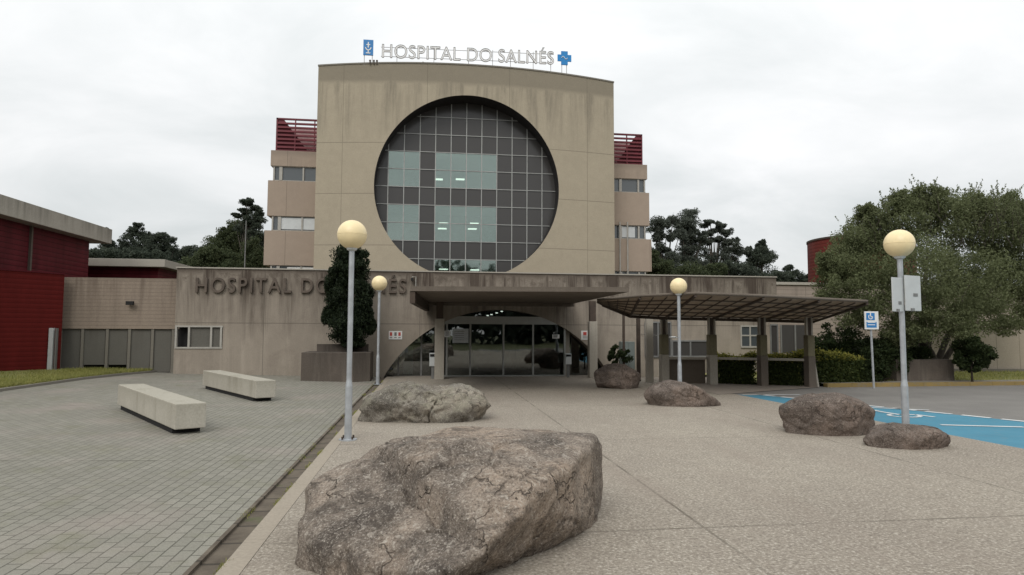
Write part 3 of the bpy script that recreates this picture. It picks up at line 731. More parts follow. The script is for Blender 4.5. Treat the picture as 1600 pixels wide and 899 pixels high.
# ------------------------------------------------------------------ entrance canopy
NLc = D(641,458,17.4); NRc = D(983,458,17.4); ZU = 2.9
FLx = D(672,475,25).x; FRx = D(889,475,25.6).x
CAN = thing('entrance_canopy', 'flat dark brown concrete canopy on pillars over the hospital entrance', 'canopy', ((NLc.x+NRc.x)/2, 21.5, 0))
ring = [(NLc.x,NLc.y),(NRc.x,NRc.y),(FRx+.1,WY-.06),(FLx-.2,WY-.06)]
MB().slab([(x,y,ZU+.0) for x,y in ring],[(x,y,ZU+.13) for x,y in ring]).build('roof_slab', M['canopy'], CAN)
e = MB(); e.obox((NLc.x+.06,NLc.y+.02),(FLx-.1,WY-.1),.14,ZU-.33,ZU-.002); e.build('edge_beam', M['rust'], CAN)
e = MB(); e.box(FLx-.1,FRx+.1,24.55,24.8,ZU-.12,ZU-.003); e.build('cross_beam', M['canopy'], CAN)
def pillar(px, py, w, ztop_, split, parent, mat_low=None):
    p = G(px, py); x, y = p.x, p.y; r = MB().box(x-w/2,x+w/2,y-w/2,y+w/2,-.05,split).build('pillar', mat_low or M['pillar'], parent, bevel=.015)
    MB().box(x-w*.36,x+w*.36,y-w*.36,y+w*.36,split+.002,ztop_).build('pillar_head', M['rust'], r)
pillar(686,592.5,.36,ZU-.004,2.27,CAN); pillar(926,590.5,.32,ZU+.1,2.2,CAN); pillar(885,587,.22,ZU-.22,1.9,CAN)

# ------------------------------------------------------------------ pergola
F_ = [D(*t) for t in ((934,470,20.6),(1000,463.5,18.6),(1087,459.5,17.6),(1193,463.5,17.6),(1280,468,18),(1355,472,18.4))]
B_ = [D(*t) for t in ((942,474,21.6),(985,492,22.4),(1040,495,22.4),(1113,496.5,22.5),(1193,498.5,22.5),(1272,500.5,22.4))]
PG = thing('pergola', 'long curved brown lattice roof on concrete and steel posts right of the entrance', 'pergola', (9.5, 20, 0))
def along(P, t):
    t = t*(len(P)-1); i = min(int(t), len(P)-2); return P[i].lerp(P[i+1], t-i)
rf = MB(); NS = 20
for i in range(NS):
    a0, a1 = along(F_, i/NS), along(F_, (i+1)/NS); b0, b1 = along(B_, i/NS), along(B_, (i+1)/NS); z = Vector((0,0,.03))
    rf.add([a0,a1,b1,b0,a0+z,a1+z,b1+z,b0+z],[(0,1,2,3),(4,5,6,7),(0,1,5,4),(3,2,6,7)]+([(0,3,7,4)] if i==0 else [])+([(1,2,6,5)] if i==NS-1 else []))
def mat_lattice():
    k = NT('pergola_sheet'); p = k.pos(); f = k.noise(p, 2, 4, .7); g = k.noise(k.scl(p,(8,1,1)), 1, 2)
    c = k.mix(k.ramp(f,.35,.65),(.16,.135,.11),(.27,.235,.19)); return k.out(c,.8,nrm=k.bump(g,.4,.03),trans=(.5,.42,.34),tf=.33)
rf.build('roof_sheet', mat_lattice(), PG, recalc=True)
rb = MB()
for i in range(NS+1):
    a, b_ = along(F_, i/NS), along(B_, i/NS); r_ = .045 if i%4 == 0 else .02
    rb.tube([a-Vector((0,0,.05)), b_-Vector((0,0,.05))], r_, 5)
rb.build('rafter', M['rust'], PG)
for t in (.18,.36,.54,.72,.9):
    pb = MB(); pb.tube([along(F_, u).lerp(along(B_, u), t)-Vector((0,0,.035)) for u in np.linspace(0,1,21)], .022, 5); pb.build('purlin', M['canopy'], PG)
fe = MB(); fe.tube([along(F_,u)+Vector((0,0,.02)) for u in np.linspace(0,1,26)], .045, 6); fe.build('front_gutter', M['canopy'], PG, smooth=True)
be = MB(); be.tube([along(B_,u)-Vector((0,0,.06)) for u in np.linspace(0,1,26)], .06, 6); be.build('back_beam', M['rust'], PG)
cols = [(1038,600,.27),(1113,601,.28),(1192,603,.26),(1266,605,.25)]
cpos = []; mossy = concrete('mossy_concrete', (.19,.17,.11), (.085,.075,.045), .6, 1.8, 1.0, sharp=.45)
for px, py, w in cols:
    p = G(px, py); cpos.append(p); zt = D(px, 497, p.dot(fw0)).z
    c = MB().box(p.x-w/2,p.x+w/2,p.y-.15,p.y+.15,-.02,1.02).build('column_base', M['pillar'] if px < 1150 else M['canopy'], PG, bevel=.012)
    MB().box(p.x-w/2+.005,p.x+w/2-.005,p.y-.13,p.y+.13,1.022,1.72).build('column_shaft', mossy, c, bevel=.012)
    for s_ in (-1,1):
        MB().box(p.x+s_*w*.36-.03,p.x+s_*w*.36+.03,p.y-.05,p.y+.05,1.722,zt+.02).build('post', M['pillar'], c)
    MB().box(p.x-.04,p.x+.04,p.y-.04,p.y+.04,1.722,zt).build('steel_core', M['rust'], c)
p = G(1015,598); MB().box(p.x-.12,p.x+.12,p.y-.1,p.y+.1,-.02,2.35).build('column', M['pillar'], PG, bevel=.012)
p = G(1278,605); MB().tube([(p.x,p.y,0),(p.x-.12,p.y+.3,D(1271,500,p.dot(fw0)).z)], .045, 10).build('slim_post', M['fascia'], PG)
p = G(998,596); MB().box(p.x-.06,p.x+.06,p.y-.06,p.y+.06,-.02,2.4).build('column', M['rust'], PG)
p = G(975,594); MB().box(p.x-.04,p.x+.04,p.y-.04,p.y+.04,-.02,2.45).build('column', M['rust'], PG)
for i in range(3):
    a, b_ = cpos[i], cpos[i+1]; mb = MB().obox(a+Vector((.18,.02,0)), b_-Vector((.18,-.02,0)), .12, .86, .94); mb.build('rail', M['pillar'], PG)
# low wall behind the first bay
a, b_ = cpos[0], cpos[1]
o = MB().obox(a+Vector((.2,.35,0)), b_+Vector((-.1,.35,0)), .12, 0, .84).build('low_wall', concrete('low_wall_dark', (.14,.115,.09), (.07,.06,.05), .4, .9,.8)); tag(o,'low dark wall between the first two pergola columns','wall')
# small white lamp under pergola
p = D(1052,528.5,23); o = MB().lathe((0,0,0),[(.14,0),(.16,.03),(.05,.06)],14).build('wall_lamp', M['white']); o.location = p; tag(o,'small flat white lamp under the pergola roof behind the third lamp post','lamp')
o = MB().tube([(p.x,p.y,p.z+.05),(p.x,WY,p.z+.12)],.012,6).build('bracket', M['greysteel'], o)
# grey cabinet
p = G(993,594); c = thing('utility_cabinet','grey green metal cabinet behind the boulder right of the entrance','cabinet',(p.x,p.y+.9,0))
MB().box(p.x-.28,p.x+.25,p.y+.8,p.y+1.2,0,1.42).build('casing', plain('cabinet_green',(.15,.175,.165),.5), c, bevel=.015)
MB().box(p.x-.24,p.x-.02,p.y+.785,p.y+.798,.1,1.34).build('door', plain('cabinet_door',(.17,.195,.185),.5), c); MB().box(p.x+.0,p.x+.21,p.y+.785,p.y+.798,.1,1.34).build('door', plain('cabinet_door',(.165,.19,.18),.5), c)

# ------------------------------------------------------------------ left buildings
RX = -15.5
RB = thing('red_building', 'tall dark red corrugated building with a thick weathered concrete roof edge at the far left', 'building', (RX-4, 24, 0))
ye = 31.6
MB().box(RX-12, RX, 12, ye, -.1, 5.85).build('wall', M['red_up'], RB)
MB().box(RX-13, RX+.55, 11, ye+.9, 5.853, 6.55).build('roof', M['fascia'], RB, bevel=.02)
for px in (49.5,):
    r_ = ray(px,400); t_ = (RX+.1)/r_.x; p = CAM+r_*t_
    MB().box(RX+.0,RX+.09,p.y-.05,p.y+.05,3.6,5.84).build('downpipe', M['canopy'], RB)
LW = thing('red_wall', 'low dark red clad wall standing in front of the tall red building', 'wall', (-14, 24, 0))
a = D(-330,420,17.5); b_ = D(98,431,23.6); zt = D(40,424,22.2).z
MB().obox(a, b_, .25, -.1, zt).build('cladding', M['red'], LW)
e = MB().obox(a, b_, .31, zt+.002, zt+.05); e.build('coping', M['red_up'], LW)
p = D(84,548,23.2); FP = thing('grey_post','pale grey metal post at the end of the low red wall','post',(p.x,p.y,0))
MB().box(p.x-.17,p.x-.02,p.y-.06,p.y+.06,0,1.85).build('shaft', M['signgrey'], FP, bevel=.01); MB().box(p.x+.05,p.x+.1,p.y-.05,p.y+.05,0,1.85).build('hinge_bar', M['greysteel'], FP)
# service wing with board-marked band above grey panels
SV = thing('service_wing', 'low beige wing with ribbed concrete band above grey panels left of the wall lettering', 'building', (-12.5, 26, 0))
sy = 25.95; x0 = XZ(93,sy); x1 = PL-.002; z1 = YP(190,434.5,sy).z; z0 = YP(190,514,sy).z
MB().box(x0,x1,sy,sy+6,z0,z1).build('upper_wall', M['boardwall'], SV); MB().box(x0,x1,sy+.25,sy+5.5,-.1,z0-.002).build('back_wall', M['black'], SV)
pxs = [97, 132, 170.5, 205, 241, 273]
for i in range(5):
    xa, xb = XZ(pxs[i]+2,sy+.1), XZ(pxs[i+1]-2,sy+.1); low = .38 if i in (1,2) else .1
    MB().box(xa,xb,sy+.08,sy+.13,low+.1,z0-.003).build('panel', M['panel'], SV)
for px in pxs: x = XZ(px,sy); MB().box(x-.05,x+.05,sy+.02,sy+.16,-.05,z0-.004).build('post', M['kerb'], SV)
p = YP(206,474.5,sy); fl = thing('floodlight','small dark floodlight on the ribbed concrete band','floodlight',(p.x,sy,p.z))
MB().box(p.x-.13,p.x+.13,sy-.22,sy-.1,p.z-.06,p.z+.08).build('housing', M['black'], fl, bevel=.01); MB().tube([(p.x,sy,p.z+.05),(p.x,sy-.12,p.z)],.02,6).build('arm', M['black'], fl)
# second red building behind
R2B = thing('far_red_building', 'lower dark red building with a pale roof edge seen over the ribbed band', 'building', (-17, 37, 0))
yb = 34.0; xa, xb = XZ(60,yb), XZ(256,yb); zf = YP(200,404.5,yb).z; zf0 = YP(200,416.5,yb).z
MB().box(xa,xb-.5,yb+.5,yb+9,0,zf0-.002).build('wall', M['red_up'], R2B); 
MB().box(xa,xb,yb,yb+9.5,zf0,zf).build('roof', M['fascia'], R2B, bevel=.02)
# lamp-like camera at parapet
p = YP(644,437,WY-.15); sc_ = thing('security_camera','small dark camera on a pale bracket at the left corner of the canopy','camera',(p.x,WY,p.z))
MB().box(p.x-.05,p.x+.05,p.y-.14,p.y+.1,p.z-.04,p.z+.05).build('body', M['black'], sc_); MB().tube([(p.x+.14,WY-.06,p.z-.35),(p.x+.14,WY-.06,p.z+.12),(p.x,p.y,p.z+.1)],.022,6).build('bracket', M['whiteframe'], sc_)

# ------------------------------------------------------------------ right buildings
LB = thing('low_building', 'low pale concrete building with ribbed wall behind the big tree', 'building', (22, 31, 0))
ly = 30.5; x0 = XZ(1213,ly)-.2; z1 = YP(1240,445.5,ly).z
MB().box(PR+.01,x0+26,ly,ly+8,-.1,z1).build('wall', M['lowbuild'], LB)
MB().box(PR+.01,x0+26.1,ly-.08,ly+.3,z1+.002,z1+.14).build('roof_edge', M['fascia'], LB)
w = MB().box(XZ(1218,ly),XZ(1262,ly),ly-.02,ly-.004,YP(1240,552,ly).z,YP(1240,508,ly).z).build('window', M['darkpane'], LB)
g = MB()
for t in (1218,1240,1262): g.box(XZ(t,ly)-.04,XZ(t,ly)+.04,ly-.06,ly-.021,YP(1240,552,ly).z,YP(1240,508,ly).z)
g.build('window_frame', M['greysteel'], w)
BW = thing('boundary_wall','pale beige panelled wall behind the lawn at the right edge','wall',(26,29,0))
a = G(1440,580,.0); MB().obox(D(1425,577,28.6),D(1790,577,29.5),.25,.0,YP(1550,512,28.5).z).build('panels', M['palewall'], BW); MB().obox(D(1425,577,28.45),D(1790,577,29.35),.3,.0,.22).build('plinth', M['kerb'], BW)
# round red tower
p = D(1345,440,42); rr = 3.15; RT = thing('round_red_tower','round dark red ribbed tower behind the big tree','tower',(p.x,p.y,0))
zt = D(1300,371,40).z
MB().lathe((p.x,p.y,0),[(rr,0),(rr,zt)],64).build('drum', slats('red_ribbed',(.13,.028,.022),.22,.7,.15), RT); MB().lathe((p.x,p.y,zt+.002),[(rr+.05,0),(rr+.05,.12),(.1,.2)],64).build('roof_cap', M['rust'], RT)

# ------------------------------------------------------------------ lamps
def street_lamp(px, base_y, globe_y, gr, label):
    p = G(px, base_y); d = p.dot(fw0); gpt = D(px, globe_y, d); h = gpt.z
    r = thing('street_lamp', label, 'street lamp', (p.x,p.y,0), 'globe lamps on thin grey poles')
    pr = .045; MB().lathe((p.x,p.y,0),[(pr*1.35,0),(pr*1.3,.9),(pr,1.0),(pr,h-gr*.95)],20).build('pole', M['steel'], r, smooth=False)
    MB().lathe((p.x,p.y,0.004),[(.15,0),(.15,.018),(.08,.02)],20).build('base_plate', M['steel'], r)
    for k in range(4):
        a_ = math.pi/4+k*math.pi/2; MB().lathe((p.x+.115*math.cos(a_),p.y+.115*math.sin(a_),.02),[(.016,0),(.016,.05)],8).build('bolt', M['rust'], r)
    MB().lathe((p.x,p.y,h-gr-.03),[(.05,0),(.085,.02),(.1,.06),(.1,.09)],20).build('collar', M['signgrey'], r)
    n = 20; prof = [(max(gr*math.sin(math.pi*i/n),.002), -gr*math.cos(math.pi*i/n)) for i in range(n+1)]
    MB().lathe((p.x,p.y,h),prof,40).build('globe', M['globe'], r, smooth=True)
    MB().lathe((p.x,p.y,h-.006),[(gr*1.0,0),(gr*1.012,.002),(gr*1.012,.010),(gr*1.0,.012)],40).build('seam', M['globe'], r)
    return p, h, d
street_lamp(543.5,688,367,.25,'tall cream globe lamp nearest the camera at the edge of the block paving')
street_lamp(590,601,443,.262,'cream globe lamp in front of the wall left of the entrance canopy')
street_lamp(1062.5,622,447.5,.232,'cream globe lamp in front of the pergola')
lp4 = street_lamp(1416,684,381,.25,'cream globe lamp at the right carrying two pale sign plates')
# plates on the right lamp
def plate(px0,px1,py0,py1,d0,d1,label,dy=0):
    A = D(px0,py1,d0); B = D(px1,py1,d1); zt = D((px0+px1)/2,py0,(d0+d1)/2).z; zb = (A.z+B.z)/2
    r = thing('sign_plate', label, 'sign', ((A.x+B.x)/2,(A.y+B.y)/2,zb)); MB().obox(A,B,.02,zb,zt).build('plate', M['signgrey'], r, bevel=.004)
    t = (B-A); t.z = 0; t.normalize(); nrm = Vector((t.y,-t.x,0))
    q0 = A.lerp(B,.5)+nrm*.03; 
    z = zb+(zt-zb)*(.45 if px0 > 1412 else .25); MB().obox(A.lerp(B,.5)+nrm*.014,A.lerp(B,.78)+nrm*.014,.004,z-.025,z+.03).build('sticker', M['greysteel'], r)
    z = zb+(zt-zb)*.04; MB().obox(A.lerp(B,.3),A.lerp(B,.5),.06,z-.03,z+.02).build('clamp', M['greysteel'], r)
    return A,B,zb,zt,nrm
d4 = lp4[2]
plate(1395,1411.5,434,487,d4-.22,d4-.03,'left of the two grey plate backs on the right lamp pole')
A,B,zb,zt,nn = plate(1415,1439,431,486,d4-.07,d4+.13,'right of the two grey plates on the right lamp pole, with a small dark sticker')
# parking sign
p = G(1365.5,607); d = p.dot(fw0); PS = thing('parking_sign','white and blue accessible parking sign on a thin grey post by the yellow kerb','sign',(p.x,p.y,0))
zt = D(1362,487,d).z; zb = D(1362,515,d).z; w = .27
MB().tube([(p.x,p.y,0),(p.x-.05,p.y,zt-.05)],.035,10).build('post', M['steel'], PS)
px_ = p.x-.06; F = p.y-.09
MB().box(px_-.24,px_+.24,F,F+.05,zb,zt).build('panel', M['white'], PS, bevel=.006)
g = MB(); H = zt-zb; g.box(px_-.2,px_+.1,F-.008,F-.002,zb+H*.52,zt-.05); g.box(px_-.2,px_+.16,F-.008,F-.002,zb+.06,zb+H*.42); g.build('blue_field', M['blue'], PS)
g = MB(); cx, cz = px_-.05, zb+H*.70; FF = F-.014
for k in range(12):
    a0 = math.pi*(.75+k*1.3/12); a1 = math.pi*(.75+(k+1)*1.3/12); r0, r1 = .085,.06
    g.prism_xz([(cx+r0*math.cos(a0),cz+r0*math.sin(a0)),(cx+r0*math.cos(a1),cz+r0*math.sin(a1)),(cx+r1*math.cos(a1),cz+r1*math.sin(a1)),(cx+r1*math.cos(a0),cz+r1*math.sin(a0))],FF,FF+.005)
g.box(cx-.02,cx+.015,FF,FF+.005,cz,cz+.14); g.box(cx-.01,cx+.08,FF,FF+.005,cz-.01,cz+.02); g.lathe((cx-.002,FF,cz+.165),[(.001,0),(.001,.001)],6)
g.box(px_-.16,px_+.1,FF,FF+.005,zb+.14,zb+.165); g.box(px_-.16,px_+.12,FF,FF+.005,zb+.22,zb+.25); g.build('wheelchair_symbol', M['white'], PS)

# ------------------------------------------------------------------ benches
def bench(corners, h, label):
    """corners: ground points near-right, far-right(end), etc. (x,y) order around; z from paving"""
    c = [Vector((q.x,q.y,gz(q.x))) for q in corners]; ce = sum(c, Vector())/4
    r = thing('concrete_bench', label, 'bench', ce, 'long concrete benches on the block paving')
    o = MB().slab([(q.x,q.y,q.z+.09) for q in c],[(q.x,q.y,q.z+h) for q in c]).build('seat', M['bench'], r, bevel=.018)
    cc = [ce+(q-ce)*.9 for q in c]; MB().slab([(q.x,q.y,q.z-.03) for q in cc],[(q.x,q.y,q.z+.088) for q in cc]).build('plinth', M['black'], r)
def bench_from(pA, pB, wdt, h, label):
    # pA, pB: near lower edge (left-far, right-near) ground points
    t = (pB-pA); t.z = 0; t.normalize(); q = Vector((-t.y,t.x,0)); q = q if q.y > 0 else -q
    bench([pA, pB, pB+q*wdt, pA+q*wdt], h, label)
# ------------------------------------------------------------------ boulders
def rotcam(v): return fw0*v[1] + rt0*v[0] + Vector((0,0,v[2]))
def boulder(label, c, planes, mat, p=11, sub=6, n1=.05, n2=.02, seed=0, fn=None, chips=12, cseed=5):
    """c and planes in camera-ground frame (right, forward, up); planes: (normal, point)"""
    C0 = Vector(c); N = []; Hh = []
    for n_, pt in planes:
        n_ = Vector(n_).normalized(); N.append(n_); Hh.append(max(n_.dot(Vector(pt)-C0), .05))
    rc_ = random.Random(seed*17+cseed)
    def rad(d): return sum((n_.dot(d)/h)**p for n_, h in zip(N, Hh) if n_.dot(d) > 0)**(-1/p)
    new = []
    for _ in range(chips):
        d = Vector((rc_.gauss(0,1), rc_.gauss(0,1), rc_.uniform(-.3,1.2))).normalized(); 
        i = max(range(len(N)), key=lambda q: N[q].dot(d)/Hh[q]); m_ = (N[i]+Vector((rc_.gauss(0,.13),rc_.gauss(0,.13),rc_.gauss(0,.13)))).normalized(); new.append((m_, m_.dot(d*rad(d))*rc_.uniform(1.0,1.03)))
    for d, h in new: N.append(d); Hh.append(h)
    bm = bmesh.new(); bmesh.ops.create_icosphere(bm, subdivisions=sub, radius=1)
    S = Vector((seed*7.3, seed*3.1, seed))
    for v in bm.verts:
        d = v.co.normalized(); s = 0
        for n_, h in zip(N, Hh):
            q = n_.dot(d)/h
            if q > 0: s += q**p
        r = s**(-1/p); P = d*r
        f = noise.fractal(P*1.1+S, 1, 2.1, 5)*n1*1.6 + noise.fractal(P*4.0+S, .8, 2.1, 6)*n2*1.6
        w1 = noise.noise(P*2.3+S*2)*.25; cr = abs(noise.noise((P+Vector((w1,w1,-w1)))*1.3+S*3)); cr = math.exp(-(cr/.022)**2)
        st_ = noise.noise(Vector((P.x*1.2, P.y*1.2, P.z*9))+S)*n2*.5
        P = P + d*(f-cr*n2*1.3+st_)
        if fn: P = fn(P, d)
        v.co = rotcam(P)
    me = bpy.data.meshes.new('boulder'); bm.to_mesh(me); bm.free(); me.shade_smooth(); me.materials.append(mat)
    o = bpy.data.objects.new('boulder', me); COL.objects.link(o); o.location = rotcam(C0)
    return tag(o, label, 'boulder', 'granite boulders set on the plaza')
BC = (-.4,5.7,.2)
def ledge(P, d):
    # broken edge of the upper slab, running diagonally across the top
    x, y = P.x+BC[0], P.y+BC[1]; k = (x+1.12)*.81+(y-5.84)*.586 + noise.noise(Vector((P.x*3.5,P.y*3.5,3)))*.09
    up_ = max(0, min(1,(d.z-.02)*4)); t = min(max((k+.02)/.045,0),1)
    fade = min(1, max(0, 1.25-abs((x+.6)*.586-(y-5.15)*.81)*.8))
    return P + Vector((0,0,1))*((.13*t-.09*math.exp(-((k+.03)/.035)**2))*up_*fade)
boulder('huge rough granite boulder in the foreground with a diagonal ledge across its top', BC, [
    ((.075,-.06,1),(-.6,6.0,.73)), ((-.237,-.514,1.177),(-1.1,5.84,.69)), ((-1,-.12,.06),(-1.74,5.5,.3)), ((-.62,-.9,-.06),(-1.45,4.95,.25)), ((-.18,-1,-.12),(-.6,4.42,.3)),
    ((.87,-.5,.10),(.91,6.1,.1)), ((.42,-.33,1),(.65,5.75,.665)), ((1,.1,.05),(1.13,6.6,.3)), ((.3,.5,.9),(.4,7.0,.66)),
    ((0,1,.25),(-.4,7.35,.4)), ((.7,.7,.15),(.85,7.0,.4)), ((-.75,.6,.3),(-1.45,6.6,.4)), ((-.5,.2,1),(-1.45,6.2,.6)), ((0,0,-1),(0,6,-.25)), ((-.1,-.8,-.75),(-.6,4.6,.02)), ((.8,-.5,-.7),(.74,6.1,-.05))],
    M['granite'], p=26, sub=7, n1=.036, n2=.024, seed=1, fn=ledge, chips=4, cseed=3)
def simple_boulder(label, px0, px1, ybase, ytop, mat, skew=0, seed=0, chips=9, depth=.9, flat=.88, n1=.05, n2=.02, extra=(), p=13, ctop=0):
    base = G((px0+px1)/2, ybase); df = base.dot(fw0); sc = df/FPX; hw = (px1-px0)/2*sc*1.02; hd = hw*depth
    dc = df+hd*.8; k = dc/df; hw *= (1+dc/df)/2; rc = ((px0+px1)/2-800)*dc/FPX*.5+((px0+px1)/2-800)*df/FPX*.5
    zt = D((px0+px1)/2, ytop, dc).z
    rnd = random.Random(seed); pls = [((0,0,-1),(rc,dc,-.15)), ((skew,-.1,1),(rc+ctop*hw,dc,zt))]
    for i in range(9):
        a_ = 2*math.pi*(i+rnd.random()*.5)/9; s = .96+rnd.random()*.1; el = rnd.uniform(-.5,-.1)
        pls.append(((math.cos(a_)/hw,math.sin(a_)/hd,el), (rc+math.cos(a_)*hw*s, dc+math.sin(a_)*hd*s, zt*.5)))
    for i in range(6):
        a_ = 2*math.pi*(i+rnd.random()*.6)/6; pls.append(((math.cos(a_)*.6,math.sin(a_)*.6,.7+rnd.random()*.3),(rc+math.cos(a_)*hw*.72, dc+math.sin(a_)*hd*.72, zt*flat)))
    pls += [((e[0],e[1],e[2]), (rc+e[3]*hw, dc+e[4]*hd, e[5]*zt)) for e in extra]
    return boulder(label, (rc,dc,zt*.3), pls, mat, p=p, sub=6, n1=n1, n2=n2, seed=seed, chips=chips)
simple_boulder('wide pale lichen-covered boulder behind the huge foreground one',560,767,661,597,M['granite2'],0,3,3,.55,.80,.075,.055,p=10)
simple_boulder('blocky brown boulder beside the right-hand canopy pillar',928,1003,608,566,M['granite3'],-.05,5,9,.7,.8,.04,.02)
simple_boulder('long grey boulder sloping down to the right in front of the pergola lamp',1006,1130,636,592,M['granite3'],.18,8,9,.5,.8,.03,.02,extra=((.55,0,.85,.45,0,.62),),ctop=-.35)
simple_boulder('rounded brown boulder with vertical dark streaks beside the blue bays',1222,1366,681,610,M['granite3'],0,12,5,.6,.93,.035,.02,p=11)
simple_boulder('low flat boulder at the foot of the right lamp pole',1350,1490,702,661,M['granite3'],.06,16,9,.5,.75,.03,.02)

bA = GL(183,638.5); bB = GL(272,680.5)
print('bench', bA, bB, (bB-bA).length)
bench_from(bA, bB, .50, .52, 'nearer of the two long pale concrete benches on the block paving')
cA = GL(316,607); cB = GL(399,628.5); print('bench2', cA, cB, (cB-cA).length)
bench_from(cA, cB, .5, .52, 'farther of the two long pale concrete benches, closer to the hospital wall')

# ------------------------------------------------------------------ vegetation
def leaf_mesh(P, size, aspect=.5, up=0.0):
    n = len(P); nrm = RNG.normal(size=(n,3)); nrm /= np.linalg.norm(nrm,axis=1)[:,None]
    t = RNG.normal(size=(n,3)); t[:,2] += up; t -= nrm*(t*nrm).sum(1)[:,None]; t /= np.linalg.norm(t,axis=1)[:,None]; b = np.cross(nrm,t)
    s = (size*(.6+.8*RNG.random(n)))[:,None]
    V = np.stack([P-t*s, P-b*s*aspect+nrm*s*.1, P+t*s, P+b*s*aspect+nrm*s*.1],axis=1).reshape(-1,3)
    return V
def leaves(name, P, size, mat, parent, aspect=.5, up=0.0):
    off = np.array(parent_loc(parent)) if parent else np.zeros(3)
    V = leaf_mesh(P, size, aspect, up)-off; n = len(P)
    me = bpy.data.meshes.new(name); me.vertices.add(n*4); me.vertices.foreach_set('co', V.ravel().astype(np.float32))
    me.loops.add(n*4); me.loops.foreach_set('vertex_index', np.arange(n*4,dtype=np.int32)); me.polygons.add(n)
    me.polygons.foreach_set('loop_start', np.arange(0,n*4,4,dtype=np.int32)); me.update(calc_edges=True); me.validate()
    me.materials.append(mat); o = bpy.data.objects.new(name, me); COL.objects.link(o)
    if parent: o.parent = parent
    return o
def ell(c, r, n, shell=.45):
    d = RNG.normal(size=(n,3)); d /= np.linalg.norm(d,axis=1)[:,None]; rad = RNG.random(n)**shell
    return np.array(c)+d*rad[:,None]*np.array(r)
def clumps(cl_, per, sub=14, subr=.35, shell=.4):
    out = []
    for c, r in cl_:
        cs = ell(c, r, sub, .35)
        for q in cs: out.append(ell(q, np.array(r)*subr*(.6+.8*random.random()), per//sub, .5))
    return np.concatenate(out)
def tree(name, label, base, cl_, per, size, mat, cat='tree', trunk_r=.2, group=None, sub=14, subr=.35, aspect=.5, limbs=True, up=0):
    r = thing(name, label, cat, base, group); P = clumps(cl_, per, sub, subr); leaves('crown', P, size, mat, r, aspect, up)
    t = MB(); bx = Vector(base); tops = sorted(cl_, key=lambda q: -q[0][2]); top = Vector(tops[0][0]); fork = bx.lerp(Vector((top.x,top.y,top.z)), .45); fork.x = bx.x+(top.x-bx.x)*.3
    t.tube([bx, bx.lerp(fork,.5), fork, top], [trunk_r, trunk_r*.8, trunk_r*.6, trunk_r*.15], 8)
    if limbs:
        for c, rr_ in tops[1:]:
            c = Vector(c); s0 = bx.lerp(fork, .55+.45*random.random()); md = s0.lerp(c,.5)+Vector((0,0,.12*(c-s0).length*.5))
            t.tube([s0, md, c], [trunk_r*.38, trunk_r*.25, trunk_r*.08], 6)
    t.build('trunk', M['bark'], r, smooth=True); return r
def CP(px, py, d, rpx, rpy=None, rd=1.0):
    c = D(px,py,d); s = d/FPX; rpy = rpy or rpx; return ((c.x,c.y,c.z), (rpx*s, rpx*s*rd, rpy*s))

# conifer in planter
pb = G(522,598); d0 = pb.dot(fw0)
PLN = thing('planter', 'dark weathered concrete planter with a raised back holding the conifer', 'planter', (pb.x,pb.y+.6,0))
x0 = D(470,598,d0).x; x1 = D(576,598,d0).x; y0 = pb.y; zlo = D(500,551,d0).z; 
MB().slab([(x0,y0+.1,-.03),(x1-.55,y0-.1,-.03),(x1,y0+.35,-.03),(x1,y0+1.7,-.03),(x0,y0+1.7,-.03)],[(x0,y0+.1,zlo),(x1-.55,y0-.1,zlo),(x1,y0+.35,zlo),(x1,y0+1.7,zlo),(x0,y0+1.7,zlo)]).build('box', M['planter'], PLN, bevel=.02)
zh = D(520,538,d0+1).z
MB().obox((x0+.35,y0+1.2),(x1-.15,y0+1.2),.14,zlo+.002,zh).build('raised_back', M['planter'], PLN)
cb = Vector(((x0+x1)/2+.35, y0+.8, zlo)); dc = cb.dot(fw0)
cc = [CP(546,515,dc,27,26),CP(553,533,dc,19,10),CP(514,492,dc,11,16),CP(579,508,dc,9,12),CP(546,500,dc,33,34), CP(545,468,dc,36,34), CP(547,438,dc,34,36), CP(548,412,dc,28,28), CP(543,398,dc,16,16), CP(562,402,dc,14,16), CP(530,430,dc,14,24), CP(567,452,dc,16,26), CP(524,478,dc,15,22), CP(568,498,dc,17,22), CP(518,455,dc,9,22),CP(572,478,dc,10,18)]
tree('conifer_tree','dense dark green upright conifer growing from the planter behind the nearest lamp',tuple(cb),cc,3600,.055,M['leafconifer'],trunk_r=.09,sub=26,subr=.36,aspect=.35,up=1.2)

# big tree right
tb = D(1445,585,24.5); tb.z = .1
cl_ = [CP(1440,345,24,60,46),CP(1380,365,24,55,46),CP(1330,400,23.5,52,44),CP(1500,350,24.5,60,46),CP(1560,370,25,56,50),CP(1610,400,25,56,60),
       CP(1310,440,23,46,42),CP(1370,440,22.5,60,50),CP(1440,430,22,66,56),CP(1510,440,23,66,56),CP(1580,455,24.5,60,52),CP(1340,480,23,46,34),CP(1400,500,23,52,36),
       CP(1460,500,22.8,56,36),CP(1530,498,23.4,56,32),CP(1600,500,24,50,26),CP(1650,440,25,60,60),CP(1410,318,24,26,20),CP(1450,312,24,30,18),CP(1520,322,24.5,32,20),CP(1575,325,25,24,22),CP(1360,340,24,22,20),CP(1295,415,23.5,24,20),CP(1345,372,24,30,24)]
r = thing('willow_tree','big bushy green tree with wispy shoots on several stems at the right','tree',tuple(tb))
P = clumps(cl_+[CP(1600,350,25,50,34),CP(1540,400,26,70,60),CP(1440,390,26,80,60),CP(1370,420,25,70,55),CP(1600,430,26,50,60),CP(1480,420,27,40,50),CP(1530,440,27,50,50),CP(1500,470,27,60,40),CP(1560,420,27,40,50)], 6600, 30, .36)
